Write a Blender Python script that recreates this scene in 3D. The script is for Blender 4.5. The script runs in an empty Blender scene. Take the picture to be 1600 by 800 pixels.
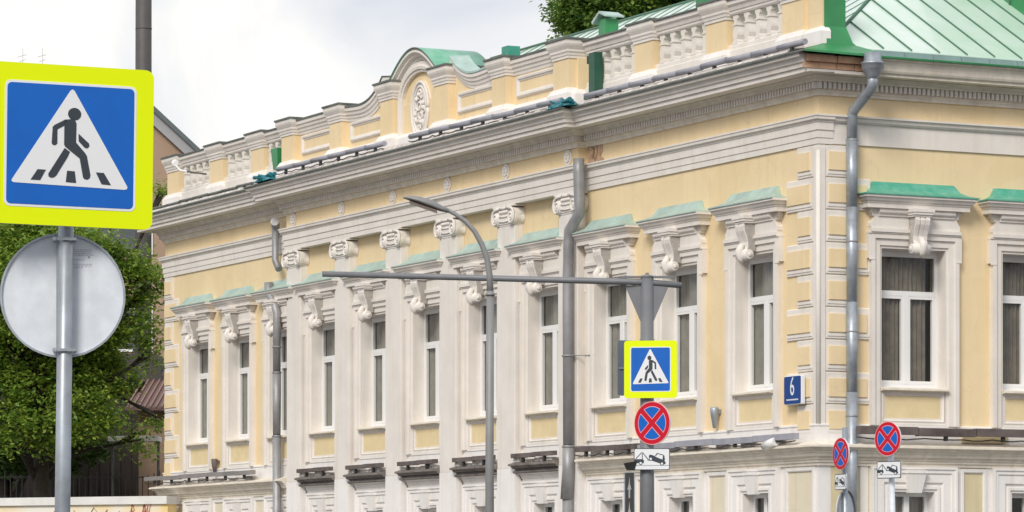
import bpy, bmesh, math, random
from mathutils import Vector, Matrix
random.seed(7)
R = math.radians
# ------------------------------------------------------------------ camera
FPX, HOR, CXP = 5775.0, 914.0, 800.0
TH = math.atan(2875/5775)
ct, st = math.cos(TH), math.sin(TH)
DV = (-ct, st); RV = (st, ct)
Z0 = 65.5; X0 = (1279-CXP)/FPX*Z0
CAM = (-Z0*DV[0]-X0*RV[0], -Z0*DV[1]-X0*RV[1], 1.6)
FACE = math.pi/2 - TH            # z rotation that turns a local -Y front towards the camera
scene = bpy.context.scene
cam = bpy.data.objects.new('camera', bpy.data.cameras.new('camera'))
scene.collection.objects.link(cam)
cam.location = CAM
cam.rotation_euler = (R(90), 0, FACE)
cam.data.sensor_width = 36.0
cam.data.lens = FPX/1600*36
cam.data.shift_y = (HOR-400)/1600
cam.data.clip_end = 3000
scene.camera = cam
def W(px, py, Z):
    a = (px-CXP)/FPX; b = (HOR-py)/FPX
    return Vector((CAM[0]+Z*(DV[0]+a*RV[0]), CAM[1]+Z*(DV[1]+a*RV[1]), 1.6+Z*b))
# ------------------------------------------------------------------ world
SUN_EL, SUN_AZ = R(36), math.atan2(-0.73, 0.68)      # direction to the sun (x, y)

SKYX = 1.5
w = bpy.data.worlds.new('World'); scene.world = w; w.use_nodes = True
nt = w.node_tree; nt.nodes.clear()
out = nt.nodes.new('ShaderNodeOutputWorld'); bg = nt.nodes.new('ShaderNodeBackground')
sky = nt.nodes.new('ShaderNodeTexSky'); sky.sky_type = 'NISHITA'; sky.sun_disc = False
sky.sun_elevation = SUN_EL; sky.sun_rotation = math.pi/2 - SUN_AZ
tc = nt.nodes.new('ShaderNodeTexCoord'); mp = nt.nodes.new('ShaderNodeMapping')
mp.inputs['Scale'].default_value = (1, 1, 1.4); mp.inputs['Location'].default_value = (SKYX, 0, 0)
nz = nt.nodes.new('ShaderNodeTexNoise'); nz.inputs['Scale'].default_value = 6.5
nz.inputs['Detail'].default_value = 7; nz.inputs['Roughness'].default_value = .5; nz.inputs['Distortion'].default_value = .9
cr = nt.nodes.new('ShaderNodeValToRGB')
cr.color_ramp.elements[0].position = .40; cr.color_ramp.elements[0].color = (3.7, 4.0, 4.6, 1)
cr.color_ramp.elements[1].position = .60; cr.color_ramp.elements[1].color = (6.3, 6.15, 5.95, 1)
mx = nt.nodes.new('ShaderNodeMixRGB'); mx.inputs[0].default_value = .96
nt.links.new(tc.outputs['Generated'], mp.inputs['Vector']); nt.links.new(mp.outputs[0], nz.inputs['Vector'])
nt.links.new(nz.outputs['Fac'], cr.inputs[0]); nt.links.new(sky.outputs[0], mx.inputs[1]); nt.links.new(cr.outputs[0], mx.inputs[2])
nt.links.new(mx.outputs[0], bg.inputs[0]); bg.inputs[1].default_value = .1
nt.links.new(bg.outputs[0], out.inputs[0])
# ------------------------------------------------------------------ sun
sl = bpy.data.lights.new('sun', 'SUN'); sl.energy = 1.5; sl.angle = R(20); sl.color = (1, .95, .87)
so = bpy.data.objects.new('sun', sl); scene.collection.objects.link(so)
sd = Vector((math.cos(SUN_AZ)*math.cos(SUN_EL), math.sin(SUN_AZ)*math.cos(SUN_EL), math.sin(SUN_EL)))
so.rotation_euler = sd.to_track_quat('Z', 'Y').to_euler()
scene.view_settings.view_transform = 'Standard'; scene.view_settings.look = 'None'
scene.view_settings.exposure = 0.74; scene.view_settings.gamma = 1
# ------------------------------------------------------------------ materials
def mat(name, col, rough=.8, metal=0, var=0, vscale=1.2, streak=0, bump=0, bscale=40, col2=None, spec=.5, coat=0, grime=None, crack=0):
    m = bpy.data.materials.new(name); m.use_nodes = True
    n = m.node_tree; b = n.nodes['Principled BSDF']
    b.inputs['Roughness'].default_value = rough; b.inputs['Metallic'].default_value = metal
    b.inputs['Specular IOR Level'].default_value = spec; b.inputs['Coat Weight'].default_value = coat
    b.inputs['Base Color'].default_value = (*col, 1)
    g = n.nodes.new('ShaderNodeNewGeometry')
    src = None
    if var or col2:
        c2 = col2 or tuple(max(0, c*(1-var)) for c in col)
        t = n.nodes.new('ShaderNodeTexNoise'); t.inputs['Scale'].default_value = vscale
        t.inputs['Detail'].default_value = 6; t.inputs['Roughness'].default_value = .6
        r = n.nodes.new('ShaderNodeValToRGB'); r.color_ramp.elements[0].position = .35; r.color_ramp.elements[1].position = .68
        r.color_ramp.elements[0].color = (*col, 1); r.color_ramp.elements[1].color = (*c2, 1)
        n.links.new(g.outputs['Position'], t.inputs['Vector']); n.links.new(t.outputs['Fac'], r.inputs[0]); src = r.outputs[0]
    if streak:
        mp = n.nodes.new('ShaderNodeMapping'); mp.inputs['Scale'].default_value = (7, 7, .35)
        t = n.nodes.new('ShaderNodeTexNoise'); t.inputs['Scale'].default_value = 1; t.inputs['Detail'].default_value = 5
        r = n.nodes.new('ShaderNodeValToRGB'); r.color_ramp.elements[0].position = .5; r.color_ramp.elements[1].position = .8
        r.color_ramp.elements[0].color = (1, 1, 1, 1); k = 1-streak; gm = grime or (k, k*.97, k*.92); r.color_ramp.elements[1].color = (*gm, 1)
        mu = n.nodes.new('ShaderNodeMixRGB'); mu.blend_type = 'MULTIPLY'; mu.inputs[0].default_value = 1
        n.links.new(g.outputs['Position'], mp.inputs['Vector']); n.links.new(mp.outputs[0], t.inputs['Vector'])
        n.links.new(t.outputs['Fac'], r.inputs[0])
        if src: n.links.new(src, mu.inputs[1])
        else: mu.inputs[1].default_value = (*col, 1)
        n.links.new(r.outputs[0], mu.inputs[2]); src = mu.outputs[0]
    if crack:
        dn_ = n.nodes.new('ShaderNodeTexNoise'); dn_.inputs['Scale'].default_value = 2.2; dn_.inputs['Detail'].default_value = 4
        ad = n.nodes.new('ShaderNodeMixRGB'); ad.blend_type = 'ADD'; ad.inputs[0].default_value = .9
        vo = n.nodes.new('ShaderNodeTexVoronoi'); vo.feature = 'DISTANCE_TO_EDGE'; vo.inputs['Scale'].default_value = .55
        r1 = n.nodes.new('ShaderNodeValToRGB'); r1.color_ramp.elements[0].color = (1-crack, 1-crack*1.1, 1-crack*1.2, 1); r1.color_ramp.elements[1].position = .012; r1.color_ramp.elements[1].color = (1,1,1,1)
        pn = n.nodes.new('ShaderNodeTexNoise'); pn.inputs['Scale'].default_value = .45; pn.inputs['Detail'].default_value = 3
        r2 = n.nodes.new('ShaderNodeValToRGB'); r2.color_ramp.elements[0].position = .56; r2.color_ramp.elements[1].position = .575; r2.color_ramp.elements[0].color = (1,1,1,1); r2.color_ramp.elements[1].color = (.975,.965,.93,1)
        m1 = n.nodes.new('ShaderNodeMixRGB'); m1.blend_type = 'MULTIPLY'; m1.inputs[0].default_value = 1
        m2 = n.nodes.new('ShaderNodeMixRGB'); m2.blend_type = 'MULTIPLY'; m2.inputs[0].default_value = 1
        n.links.new(g.outputs['Position'], dn_.inputs['Vector']); n.links.new(g.outputs['Position'], ad.inputs[1]); n.links.new(dn_.outputs['Color'], ad.inputs[2])
        n.links.new(ad.outputs[0], vo.inputs['Vector']); n.links.new(vo.outputs['Distance'], r1.inputs[0]); n.links.new(g.outputs['Position'], pn.inputs['Vector']); n.links.new(pn.outputs['Fac'], r2.inputs[0])
        n.links.new(src, m1.inputs[1]); n.links.new(r1.outputs[0], m1.inputs[2]); n.links.new(m1.outputs[0], m2.inputs[1]); n.links.new(r2.outputs[0], m2.inputs[2]); src = m2.outputs[0]
    if src: n.links.new(src, b.inputs['Base Color'])
    if bump:
        t = n.nodes.new('ShaderNodeTexNoise'); t.inputs['Scale'].default_value = bscale; t.inputs['Detail'].default_value = 5
        bp = n.nodes.new('ShaderNodeBump'); bp.inputs['Strength'].default_value = bump; bp.inputs['Distance'].default_value = .02
        n.links.new(g.outputs['Position'], t.inputs['Vector']); n.links.new(t.outputs['Fac'], bp.inputs['Height'])
        n.links.new(bp.outputs[0], b.inputs['Normal'])
    return m
YEL = mat('yellow_stucco', (.83, .66, .41), .9, var=.09, vscale=.7, streak=.025, bump=.12, bscale=14, grime=(.95, .92, .87), crack=.06)
YEL2 = mat('ochre_panel', (.79, .64, .38), .9, var=.12, vscale=2.5, bump=.2, bscale=20)
BUFF = mat('buff_panel', (.68, .59, .38), .9, var=.1, vscale=1.5, streak=.12, bump=.2, bscale=20)
BUFA = mat('cream_panel', (.76, .68, .53), .9, var=.1, vscale=1.5, streak=.08, bump=.2, bscale=20)
WHT = mat('cream_trim', (.785, .735, .68), .85, var=.10, vscale=1.6, streak=.08, bump=.1, bscale=25)
WHT2 = mat('cool_white_render', (.83, .80, .775), .85, var=.08, vscale=1.3, streak=.08, bump=.2, bscale=25)
WHT3 = mat('carved_plaster', (.80, .75, .70), .85, var=.12, vscale=9, bump=.2, bscale=45)
GRM = mat('weathered_cornice_plaster', (.84, .77, .66), .9, var=.2, vscale=3.5, streak=.1, bump=.2, bscale=22)
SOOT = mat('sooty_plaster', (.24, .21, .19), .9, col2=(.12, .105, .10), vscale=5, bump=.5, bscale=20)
FLAK = mat('flaking_white_ledge', (.72, .68, .64), .9, col2=(.33, .30, .28), vscale=7, bump=.6, bscale=18)
MINT = mat('weathered_mint_sky_sheen', (.43, .58, .53), .4, var=.25, vscale=3, streak=.15, spec=.6)  # pale mint holds the sky reflection on green paint; mottling and streaks are weathering
MINTB = mat('green_hood_metal', (.06, .35, .24), .45, col2=(.16, .44, .34), vscale=5, spec=.5)
ROOF = mat('roof_metal_sky_sheen', (.56, .72, .60), .25, col2=(.68, .78, .72), vscale=1.1, bump=.06, bscale=2.5, spec=1, coat=.3)  # sky reflection on the green roof is put into this paler base
SEAM = mat('green_seam_metal', (.07, .17, .11), .5, spec=.5)
GREEN = mat('green_metal_paint', (.035, .27, .09), .35, var=.3, vscale=2, spec=.6)  # the roof's own green, with no sky reflection in the colour
DGRN = mat('dark_green_metal', (.02, .10, .06), .45, var=.3, vscale=4)
EDGE = mat('dark_flashing', (.09, .10, .09), .6, col2=(.16, .17, .15), vscale=3)
TEAL = mat('turquoise_metal', (.02, .22, .27), .4, var=.5, vscale=8)
GALV = mat('galvanised_steel', (.42, .46, .51), .42, metal=.45, var=.3, vscale=6, streak=.25)
PIPE = mat('painted_drainpipe', (.36, .36, .37), .5, metal=.3, var=.25, vscale=3, streak=.3)
MAST = mat('grey_mast_paint', (.20, .205, .22), .5, metal=.1, var=.15, vscale=4)
LAMP = mat('lamp_grey_paint', (.27, .27, .27), .5, metal=.1, var=.2, vscale=3)
DPOL = mat('dark_brown_mast', (.085, .078, .078), .6, var=.2, vscale=3)
TUBE = mat('light_tube_grey', (.36, .36, .41), .45, var=.25, vscale=3)
BAR = mat('brown_light_bar', (.075, .055, .05), .6, col2=(.16, .13, .12), vscale=2)
BLK = mat('black_plastic', (.03, .03, .03), .5)
PVC = mat('window_frame_white', (.80, .79, .78), .35)
CURT = mat('taupe_blind', (.28, .26, .225), .9, var=.25, vscale=4)
CURD = mat('dark_brown_blind', (.20, .165, .13), .9, var=.35, vscale=5)
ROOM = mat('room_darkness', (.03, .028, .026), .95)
BRK = mat('bare_brick', (.66, .41, .27), .9, col2=(.50, .29, .18), vscale=6, bump=.6, bscale=30)
SCAR = mat('exposed_brown_plaster', (.42, .27, .17), .95, col2=(.60, .43, .30), vscale=7, bump=.6, bscale=25)
SGY = mat('sign_yellow_green', (.76, .88, .0), .5, spec=.2)
SBL = mat('sign_blue', (.008, .125, .52), .5, var=.08, vscale=4, spec=.25)
SWH = mat('sign_white', (.76, .77, .79), .4)
SBK = mat('sign_charcoal', (.03, .04, .055), .5)
SRD = mat('sign_red', (.55, .008, .03), .5, spec=.25)
SPK = mat('sign_edge_pink', (.85, .40, .38), .4)
SBACK = mat('aluminium_sign_back', (.62, .66, .72), .5, metal=.0, col2=(.72, .76, .81), vscale=9, streak=.1)
PNK = mat('sticker_print', (.28, .28, .30), .8)
NBL = mat('number_plate_blue', (.008, .055, .24), .5, spec=.25)
def glassmat():
    m = bpy.data.materials.new('window_glass'); m.use_nodes = True; n = m.node_tree; n.nodes.clear()
    o = n.nodes.new('ShaderNodeOutputMaterial'); mix = n.nodes.new('ShaderNodeMixShader')
    t = n.nodes.new('ShaderNodeBsdfTransparent'); t.inputs[0].default_value = (.96, .97, .965, 1)
    g = n.nodes.new('ShaderNodeBsdfGlossy'); g.inputs['Roughness'].default_value = .02
    f = n.nodes.new('ShaderNodeFresnel'); f.inputs[0].default_value = 1.5
    ge = n.nodes.new('ShaderNodeNewGeometry'); iv = n.nodes.new('ShaderNodeMath'); iv.operation = 'SUBTRACT'; iv.inputs[0].default_value = 1
    mu = n.nodes.new('ShaderNodeMath'); mu.operation = 'MULTIPLY'
    n.links.new(ge.outputs['Backfacing'], iv.inputs[1]); n.links.new(iv.outputs[0], mu.inputs[0]); n.links.new(f.outputs[0], mu.inputs[1])
    n.links.new(mu.outputs[0], mix.inputs[0]); n.links.new(t.outputs[0], mix.inputs[1]); n.links.new(g.outputs[0], mix.inputs[2])
    n.links.new(mix.outputs[0], o.inputs[0]); return m
GLS = glassmat()
# ------------------------------------------------------------------ mesh helpers
class MB:
    def __init__(s): s.v = []; s.f = []; s.m = []; s.sm = []; s.mi = 0; s.smooth = False
    def vert(s, p): s.v.append(tuple(p)); return len(s.v)-1
    def face(s, ids): s.f.append(tuple(ids)); s.m.append(s.mi); s.sm.append(s.smooth)
    def box(s, x0, x1, y0, y1, z0, z1):
        i = len(s.v)
        s.v += [(x0,y0,z0),(x1,y0,z0),(x1,y1,z0),(x0,y1,z0),(x0,y0,z1),(x1,y0,z1),(x1,y1,z1),(x0,y1,z1)]
        for q in ((3,2,1,0),(4,5,6,7),(0,1,5,4),(1,2,6,5),(2,3,7,6),(3,0,4,7)): s.face([i+k for k in q])
        return s
    def frustum(s, a, b):      # two quads lists of 4 points each
        i = len(s.v); s.v += [tuple(p) for p in a]+[tuple(p) for p in b]
        s.face([i,i+1,i+2,i+3]); s.face([i+7,i+6,i+5,i+4])
        for k in range(4): s.face([i+k, i+4+k, i+4+(k+1)%4, i+(k+1)%4])
        return s
    def sweep(s, path, prof, fn, closed=False, caps=True):
        # path: 2D points; prof: (offset to the right of travel, c); fn(a, b, c) -> 3D
        n = len(path); rings = []
        for i, p in enumerate(path):
            p = Vector(p)
            d0 = d1 = None
            if i > 0 or closed: d0 = (p-Vector(path[(i-1) % n])).normalized()
            if i < n-1 or closed: d1 = (Vector(path[(i+1) % n])-p).normalized()
            if d0 is None: d0 = d1
            if d1 is None: d1 = d0
            n0 = Vector((d0.y, -d0.x)); n1 = Vector((d1.y, -d1.x))
            mt = (n0+n1); mt = mt.normalized() if mt.length > 1e-6 else n0
            k = 1/max(.2, mt.dot(n0))
            rings.append([s.vert(fn(*(p+mt*k*o), c)) for o, c in prof])
        m = len(prof)
        for i in range(n if closed else n-1):
            a = rings[i]; b = rings[(i+1) % n]
            for j in range(m-1): s.face([a[j], b[j], b[j+1], a[j+1]])
        if caps and not closed:
            s.face(rings[0]); s.face(rings[-1][::-1])
        return s
    def tube(s, pts, rad, seg=10, caps=True):
        pts = [Vector(p) for p in pts]; n = len(pts)
        rad = rad if isinstance(rad, (list, tuple)) else [rad]*n
        sm = s.smooth; s.smooth = True; rings = []; up = None
        for i, p in enumerate(pts):
            d = (pts[min(i+1, n-1)]-pts[max(i-1, 0)]).normalized()
            if up is None: up = Vector((0,0,1)) if abs(d.z) < .9 else Vector((0,1,0))
            x = d.cross(up).normalized(); y = x.cross(d).normalized(); up = y
            rings.append([s.vert(p+x*rad[i]*math.cos(2*math.pi*k/seg)+y*rad[i]*math.sin(2*math.pi*k/seg)) for k in range(seg)])
        for i in range(n-1):
            for k in range(seg): s.face([rings[i][k], rings[i][(k+1)%seg], rings[i+1][(k+1)%seg], rings[i+1][k]])
        s.smooth = False
        if caps: s.face(rings[0][::-1]); s.face(rings[-1])
        s.smooth = sm; return s
    def lathe(s, prof, seg=12, c=(0,0,0), axis='z', smooth=True):
        sm = s.smooth; s.smooth = smooth; rings = []
        for r, z in prof:
            ring = []
            for k in range(seg):
                a = 2*math.pi*(k+.5)/seg; u, v = r*math.cos(a), r*math.sin(a)
                q = (u, v, z) if axis == 'z' else ((u, z, v) if axis == 'y' else (z, u, v))
                ring.append(s.vert((c[0]+q[0], c[1]+q[1], c[2]+q[2])))
            rings.append(ring)
        for i in range(len(rings)-1):
            for k in range(seg): s.face([rings[i][k], rings[i][(k+1)%seg], rings[i+1][(k+1)%seg], rings[i+1][k]])
        s.smooth = False; s.face(rings[0][::-1]); s.face(rings[-1]); s.smooth = sm; return s
    def prism(s, poly, y0, y1, fn=None):     # poly in (x, z), extruded in y
        fn = fn or (lambda a, b, y: (a, y, b)); n = len(poly)
        i = len(s.v); s.v += [tuple(fn(a, b, y0)) for a, b in poly]+[tuple(fn(a, b, y1)) for a, b in poly]
        s.face([i+k for k in range(n)]); s.face([i+n+k for k in range(n)][::-1])
        for k in range(n): s.face([i+k, i+n+k, i+n+(k+1)%n, i+(k+1)%n])
        return s
    def mesh(s, name, mats):
        me = bpy.data.meshes.new(name); me.from_pydata(s.v, [], s.f)
        for q in (mats if isinstance(mats, (list, tuple)) else [mats]): me.materials.append(q)
        me.polygons.foreach_set('material_index', s.m); me.polygons.foreach_set('use_smooth', s.sm)
        b = bmesh.new(); b.from_mesh(me); bmesh.ops.recalc_face_normals(b, faces=b.faces); b.to_mesh(me); b.free()
        me.update(); return me
    def build(s, name, mats, parent=None, loc=(0,0,0), rot=0):
        return link(name, s.mesh(name, mats), parent, loc, rot)
def link(name, me, parent=None, loc=(0,0,0), rot=0):
    o = bpy.data.objects.new(name, me); scene.collection.objects.link(o)
    o.parent = parent; o.location = loc; o.rotation_euler = (0,0,rot) if not isinstance(rot, tuple) else rot
    return o
def bevel(o, wd=.01, seg=2):
    b = o.modifiers.new('bevel', 'BEVEL'); b.width = wd; b.segments = seg; b.limit_method = 'ANGLE'; b.angle_limit = R(35); return o
def thing(name, label, cat, loc=(0,0,0), rot=0, group=None):
    o = link(name, None, None, loc, rot); o.empty_display_size = .3
    o['label'] = label; o['category'] = cat
    if group: o['group'] = group
    return o
def tag(o, label, cat, group=None):
    o['label'] = label; o['category'] = cat
    if group: o['group'] = group
    return o
def copy_tree(o, parent, loc=None, rot=None):
    c = o.copy(); scene.collection.objects.link(c); c.parent = parent
    if loc is not None: c.location = loc
    if rot is not None: c.rotation_euler = (0,0,rot)
    for ch in list(o.children): copy_tree(ch, c)
    return c
XY = lambda a, b, c: (a, b, c)
XZ = lambda a, b, c: (a, -c, b)      # facade plane, c = distance outwards
def circ(cx, cz, r, n=28, rz=None, a0=0, a1=2*math.pi, end=False):
    rz = rz or r
    return [(cx+r*math.cos(a0+(a1-a0)*k/(n if not end else n-1)), cz+rz*math.sin(a0+(a1-a0)*k/(n if not end else n-1))) for k in range(n)]
def rrect(x0, x1, z0, z1, r, n=5):
    p = []
    for cx, cz, a in ((x1-r, z0+r, -90), (x1-r, z1-r, 0), (x0+r, z1-r, 90), (x0+r, z0+r, 180)):
        p += [(cx+r*math.cos(R(a+90*k/n)), cz+r*math.sin(R(a+90*k/n))) for k in range(n+1)]
    return p

# ================================================================== SETTING
def struct(o): o['kind'] = 'structure'; return o
asph = mat('asphalt', (.05, .05, .052), .9, var=.3, vscale=.6, bump=.3, bscale=60)
pavm = mat('pavement_slabs', (.30, .29, .27), .9, var=.2, vscale=.8, bump=.2, bscale=30)
struct(MB().box(-900, 900, -900, 900, -.6, -.004).build('ground', mat('packed_ground', (.16, .15, .13), .95, var=.2, vscale=.2)))
struct(MB().box(3.2, 90, -80, 120, -.3, .0).build('road', asph))
struct(MB().box(-90, 3.2, -80, -6.2, -.3, .0).build('side_road', asph))
pv = MB(); pv.box(-60, 3.0, -6.0, -.02, -.2, .13); pv.box(.02, 3.0, -.02, 60, -.2, .13)
struct(pv.build('pavement', pavm))
kb = MB(); kb.box(-60, 3.2, -6.2, -6.0, -.2, .15); kb.box(3.0, 3.2, -6.0, 60, -.2, .15)
struct(kb.build('kerb', mat('granite_kerb', (.33, .32, .31), .8, var=.2, vscale=6)))
mk = MB()
for k in range(12): mk.box(8+k*1.1, 8.5+k*1.1, -18, -14, .0, .004)
struct(mk.build('crossing_stripes', mat('road_marking_white', (.7, .7, .68), .8)))

# ================================================================== MANSION
LA, LB = -32.0, 12.4
M_ = thing('mansion', 'long pale yellow two-storey mansion with white classical trim and green metal roof', 'mansion')
PC = [-9.28-2.79*i for i in range(6)]                 # pilaster centres
WA = [-2.18, -4.98, -7.77]; WP = [-10.675-2.79*i for i in range(5)]; WL = [-24.35, -26.95, -29.6]
WBy = [1.96, 4.55, 7.14, 9.73]
WAall = WA+WP+WL
# walls: butt-jointed blocks around the openings
def wallrow(mb, u0, u1, z0, z1, cents, hw, y=lambda a, b, z0, z1: None):
    pass
def wall_blocks(mb, u0, u1, z0, z1, cents, hw, oz0, oz1, B=False):
    def bx(a, b, c, d):
        if b-a < 1e-4 or d-c < 1e-4: return
        if B: mb.box(-.25, 0, a, b, c, d)
        else: mb.box(a, b, 0, .25, c, d)
    bx(u0, u1, z0, oz0); bx(u0, u1, oz1, z1)
    e = u0
    for c in sorted(cents):
        bx(e, c-hw, oz0, oz1); e = c+hw
    bx(e, u1, oz0, oz1)
up = MB(); wall_blocks(up, LA, 0, 3.75, 11.0, WAall, .69, 5.10, 7.63)
wall_blocks(up, .25, LB, 3.75, 11.0, WBy, .69, 5.10, 7.63, True)
up.box(LA, LA+.25, .25, LB-.25, 0, 11); up.box(LA, -.25, LB-.25, LB, 0, 11)
up.build('wall', YEL, M_)
lo = MB(); wall_blocks(lo, LA, 0, 0, 3.75, WAall, .47, .95, 3.38)
lo.build('lower_wall', WHT2, M_)
lo = MB(); wall_blocks(lo, .25, LB, 0, 3.75, WBy, .47, .95, 3.38, True)
lo.build('lower_wall', BUFF, M_)
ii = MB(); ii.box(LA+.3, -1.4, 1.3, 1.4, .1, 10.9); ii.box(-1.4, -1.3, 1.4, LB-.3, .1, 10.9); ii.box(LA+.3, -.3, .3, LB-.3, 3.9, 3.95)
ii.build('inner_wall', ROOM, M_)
# ---- cornice
PX0, PX1, PD = PC[5]-.42, PC[0]+.42, .20
pathA = [(LA, LB), (LA, 0), (PX0, 0), (PX0, -PD), (PX1, -PD), (PX1, 0), (0, 0), (0, LB)]
prof_bed = [(0,10.28),(.045,10.28),(.045,10.33),(.06,10.335),(.06,10.36),(.09,10.385),(.05,10.387),(.05,10.50),(.17,10.505),(.17,10.535),(.185,10.55),(.21,10.585),(.25,10.60),(.25,10.62),(0,10.62)]
MB().sweep(pathA, prof_bed, XY).build('cornice_bed', GRM, M_)
prof_cor = [(.0,10.622),(.50,10.612),(.545,10.60),(.555,10.605),(.555,10.685),(.595,10.69),(.60,10.76),(.635,10.775),(.645,10.84),(.665,10.855),(.725,10.862),(.73,10.925),(0,10.925)]
MB().sweep(pathA[:6]+[(.54, 0)], prof_cor, XY).build('cornice_crown', WHT, M_)
prof_corB = [(.0,10.622),(.50,10.612),(.545,10.60),(.555,10.605),(.555,10.645),(.60,10.665),(.62,10.70),(.63,10.74),(.65,10.80),(.67,10.855),(.725,10.87),(.73,10.925),(0,10.925)]
MB().sweep([(0, .80), (0, LB)], prof_corB, XY).build('cornice_crown', GRM, M_)
MB().sweep([(0, 0), (0, .80)], [(0,10.622),(.50,10.612),(.56,10.60),(.56,10.655),(.5,10.66),(0,10.66)], XY).build('cornice_ledge', WHT, M_)
MB().box(.0, .545, -.50, .80, 10.663, 10.86).build('cornice_core', SCAR, M_)
for row, (z, h, n, dd) in enumerate(((10.668, .105, 4, .57), (10.782, .125, 4, .63))):
    e = -.655+.05*row
    for k in range(n):
        L = 1.44/n*random.uniform(.85, 1.1); e2 = min(e+L, .79)
        if k == n-1: e2 = .79
        MB().box(.545, dd+random.uniform(-.02, .02), e, e2-.012, z, z+h-.01).build('brick', BRK, M_); e = e2
# dentils, too fine to pick apart singly
dn = MB()
def dent(a, b, y, B=False):
    n = int(abs(b-a)/.098)
    for k in range(n):
        c = a+(b-a)*(k+.5)/n
        if B: dn.box(.05, .155, c-.029, c+.029, 10.388, 10.50)
        else: dn.box(c-.029, c+.029, y-.155, y-.05, 10.388, 10.50)
dent(LA-.1, PX0-.1, 0); dent(PX0-.1, PX1+.1, -PD); dent(PX1+.15, .1, 0); dent(-.1, LB, 0, True)
o = dn.build('dentil_row', WHT, M_); o['kind'] = 'stuff'
# sloping flashing on the cornice top
fl = [(.735,10.928),(.77,10.915),(.775,10.94),(.62,11.0),(.30,11.09),(.10,11.12),(0,11.12),(0,10.928)]
MB().sweep([(LA, LB), (LA, 0), (PX0, 0), (PX0, -PD), (PX1, -PD), (PX1, 0), (0, 0), (0, .02)], fl, XY).build('cornice_flashing', [EDGE], M_)
led = [(.60,11.01),(.56,11.06),(.28,11.16),(.20,11.16),(.20,11.10),(.3,11.095)]
MB().sweep([(LA+.1, 3), (LA+.1, 0), (PX0, 0), (PX0, -PD), (PX1, -PD), (PX1, 0), (-.1, 0)], led, XY).build('cornice_ledge', FLAK, M_)
MB().sweep([(0, -.02), (0, LB)], [(.735,10.928),(.775,10.90),(.78,10.93),(.58,10.965),(.30,11.08),(0,11.13),(0,10.928)], XY).build('cornice_flashing', GREEN, M_)
# ---- fascia band (three fasciae) and plain band on the side front
prof_b = [(0,9.42),(.035,9.42),(.035,9.525),(.05,9.53),(.05,9.66),(.07,9.665),(.07,9.80),(.085,9.805),(.085,9.825),(.13,9.85),(.135,9.90),(.15,9.905),(.15,9.935),(0,9.96)]
MB().sweep(pathA[:7]+[(0, .27)], prof_b, XY).build('fascia_band', WHT, M_)
prof_b2 = [(0,9.43),(.035,9.43),(.035,9.80),(.07,9.81),(.10,9.84),(.11,9.89),(.15,9.905),(.15,9.935),(0,9.96)]
MB().sweep([(0, .27), (0, LB)], prof_b2, XY).build('fascia_band', WHT, M_)
# ---- belt cornice
prof_s = [(0,3.72),(.04,3.72),(.04,3.77),(.07,3.78),(.07,3.815),(.10,3.83),(.10,3.86),(.16,3.885),(.18,3.94),(.20,3.945),(.20,3.975),(.24,3.99),(.27,4.03),(.33,4.04),(.33,4.075),(.06,4.15),(0,4.15)]
MB().sweep([(LA, LB), (LA, 0), (PX0-.1, 0)], prof_s, XY).build('belt_cornice', GRM, M_)
MB().sweep([(PX1+.1, 0), (0, 0), (0, LB)], prof_s, XY).build('belt_cornice', GRM, M_)
for i in range(5):
    a, b = PC[i+1]+.41, PC[i]-.41
    MB().sweep([(a, 0), (b, 0)], [(o_*.8, z) for o_, z in prof_s[:9]], XY).build('belt_cornice', WHT2, M_)
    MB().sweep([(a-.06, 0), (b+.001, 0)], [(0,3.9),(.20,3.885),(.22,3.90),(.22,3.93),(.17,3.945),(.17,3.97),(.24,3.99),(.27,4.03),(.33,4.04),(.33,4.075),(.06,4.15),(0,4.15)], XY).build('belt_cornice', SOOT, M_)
# base ledge above the belt
bl = [(0,4.152),(.045,4.152),(.045,4.42),(.06,4.425),(.06,4.45),(0,4.47)]
MB().sweep([(LA, 1), (LA, 0), (PX0, 0)], bl, XY).build('base_ledge', WHT2, M_)
MB().sweep([(PX1, 0), (0, 0), (0, LB)], bl, XY).build('base_ledge', WHT2, M_)
for i in range(5): MB().sweep([(PC[i+1]+.407, 0), (PC[i]-.407, 0)], bl, XY).build('base_ledge', WHT2, M_)
# low dirty blocks between belt and ledge
for (u, n_) in ((-31.2, 6), (-8.3, 8)):
    for k in range(n_):
        uu = u+k*.98+random.uniform(-.1, .1); ww = random.uniform(.3, .75)
        MB().box(uu, uu+ww, -.17-random.uniform(0, .04), -.046, 4.12, 4.12+random.uniform(.06, .13)).build('ledge_block', FLAK, M_)
for k in range(5):
    uu = PC[k+1]+.45
    while uu < PC[k]-.7:
        ww = random.uniform(.12, .35)
        MB().box(uu, uu+ww, -.2-random.uniform(0, .05), -.046, 4.11, 4.13+random.uniform(.03, .09)).build('ledge_block', FLAK, M_)
        uu += ww+random.uniform(.03, .12)

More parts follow.
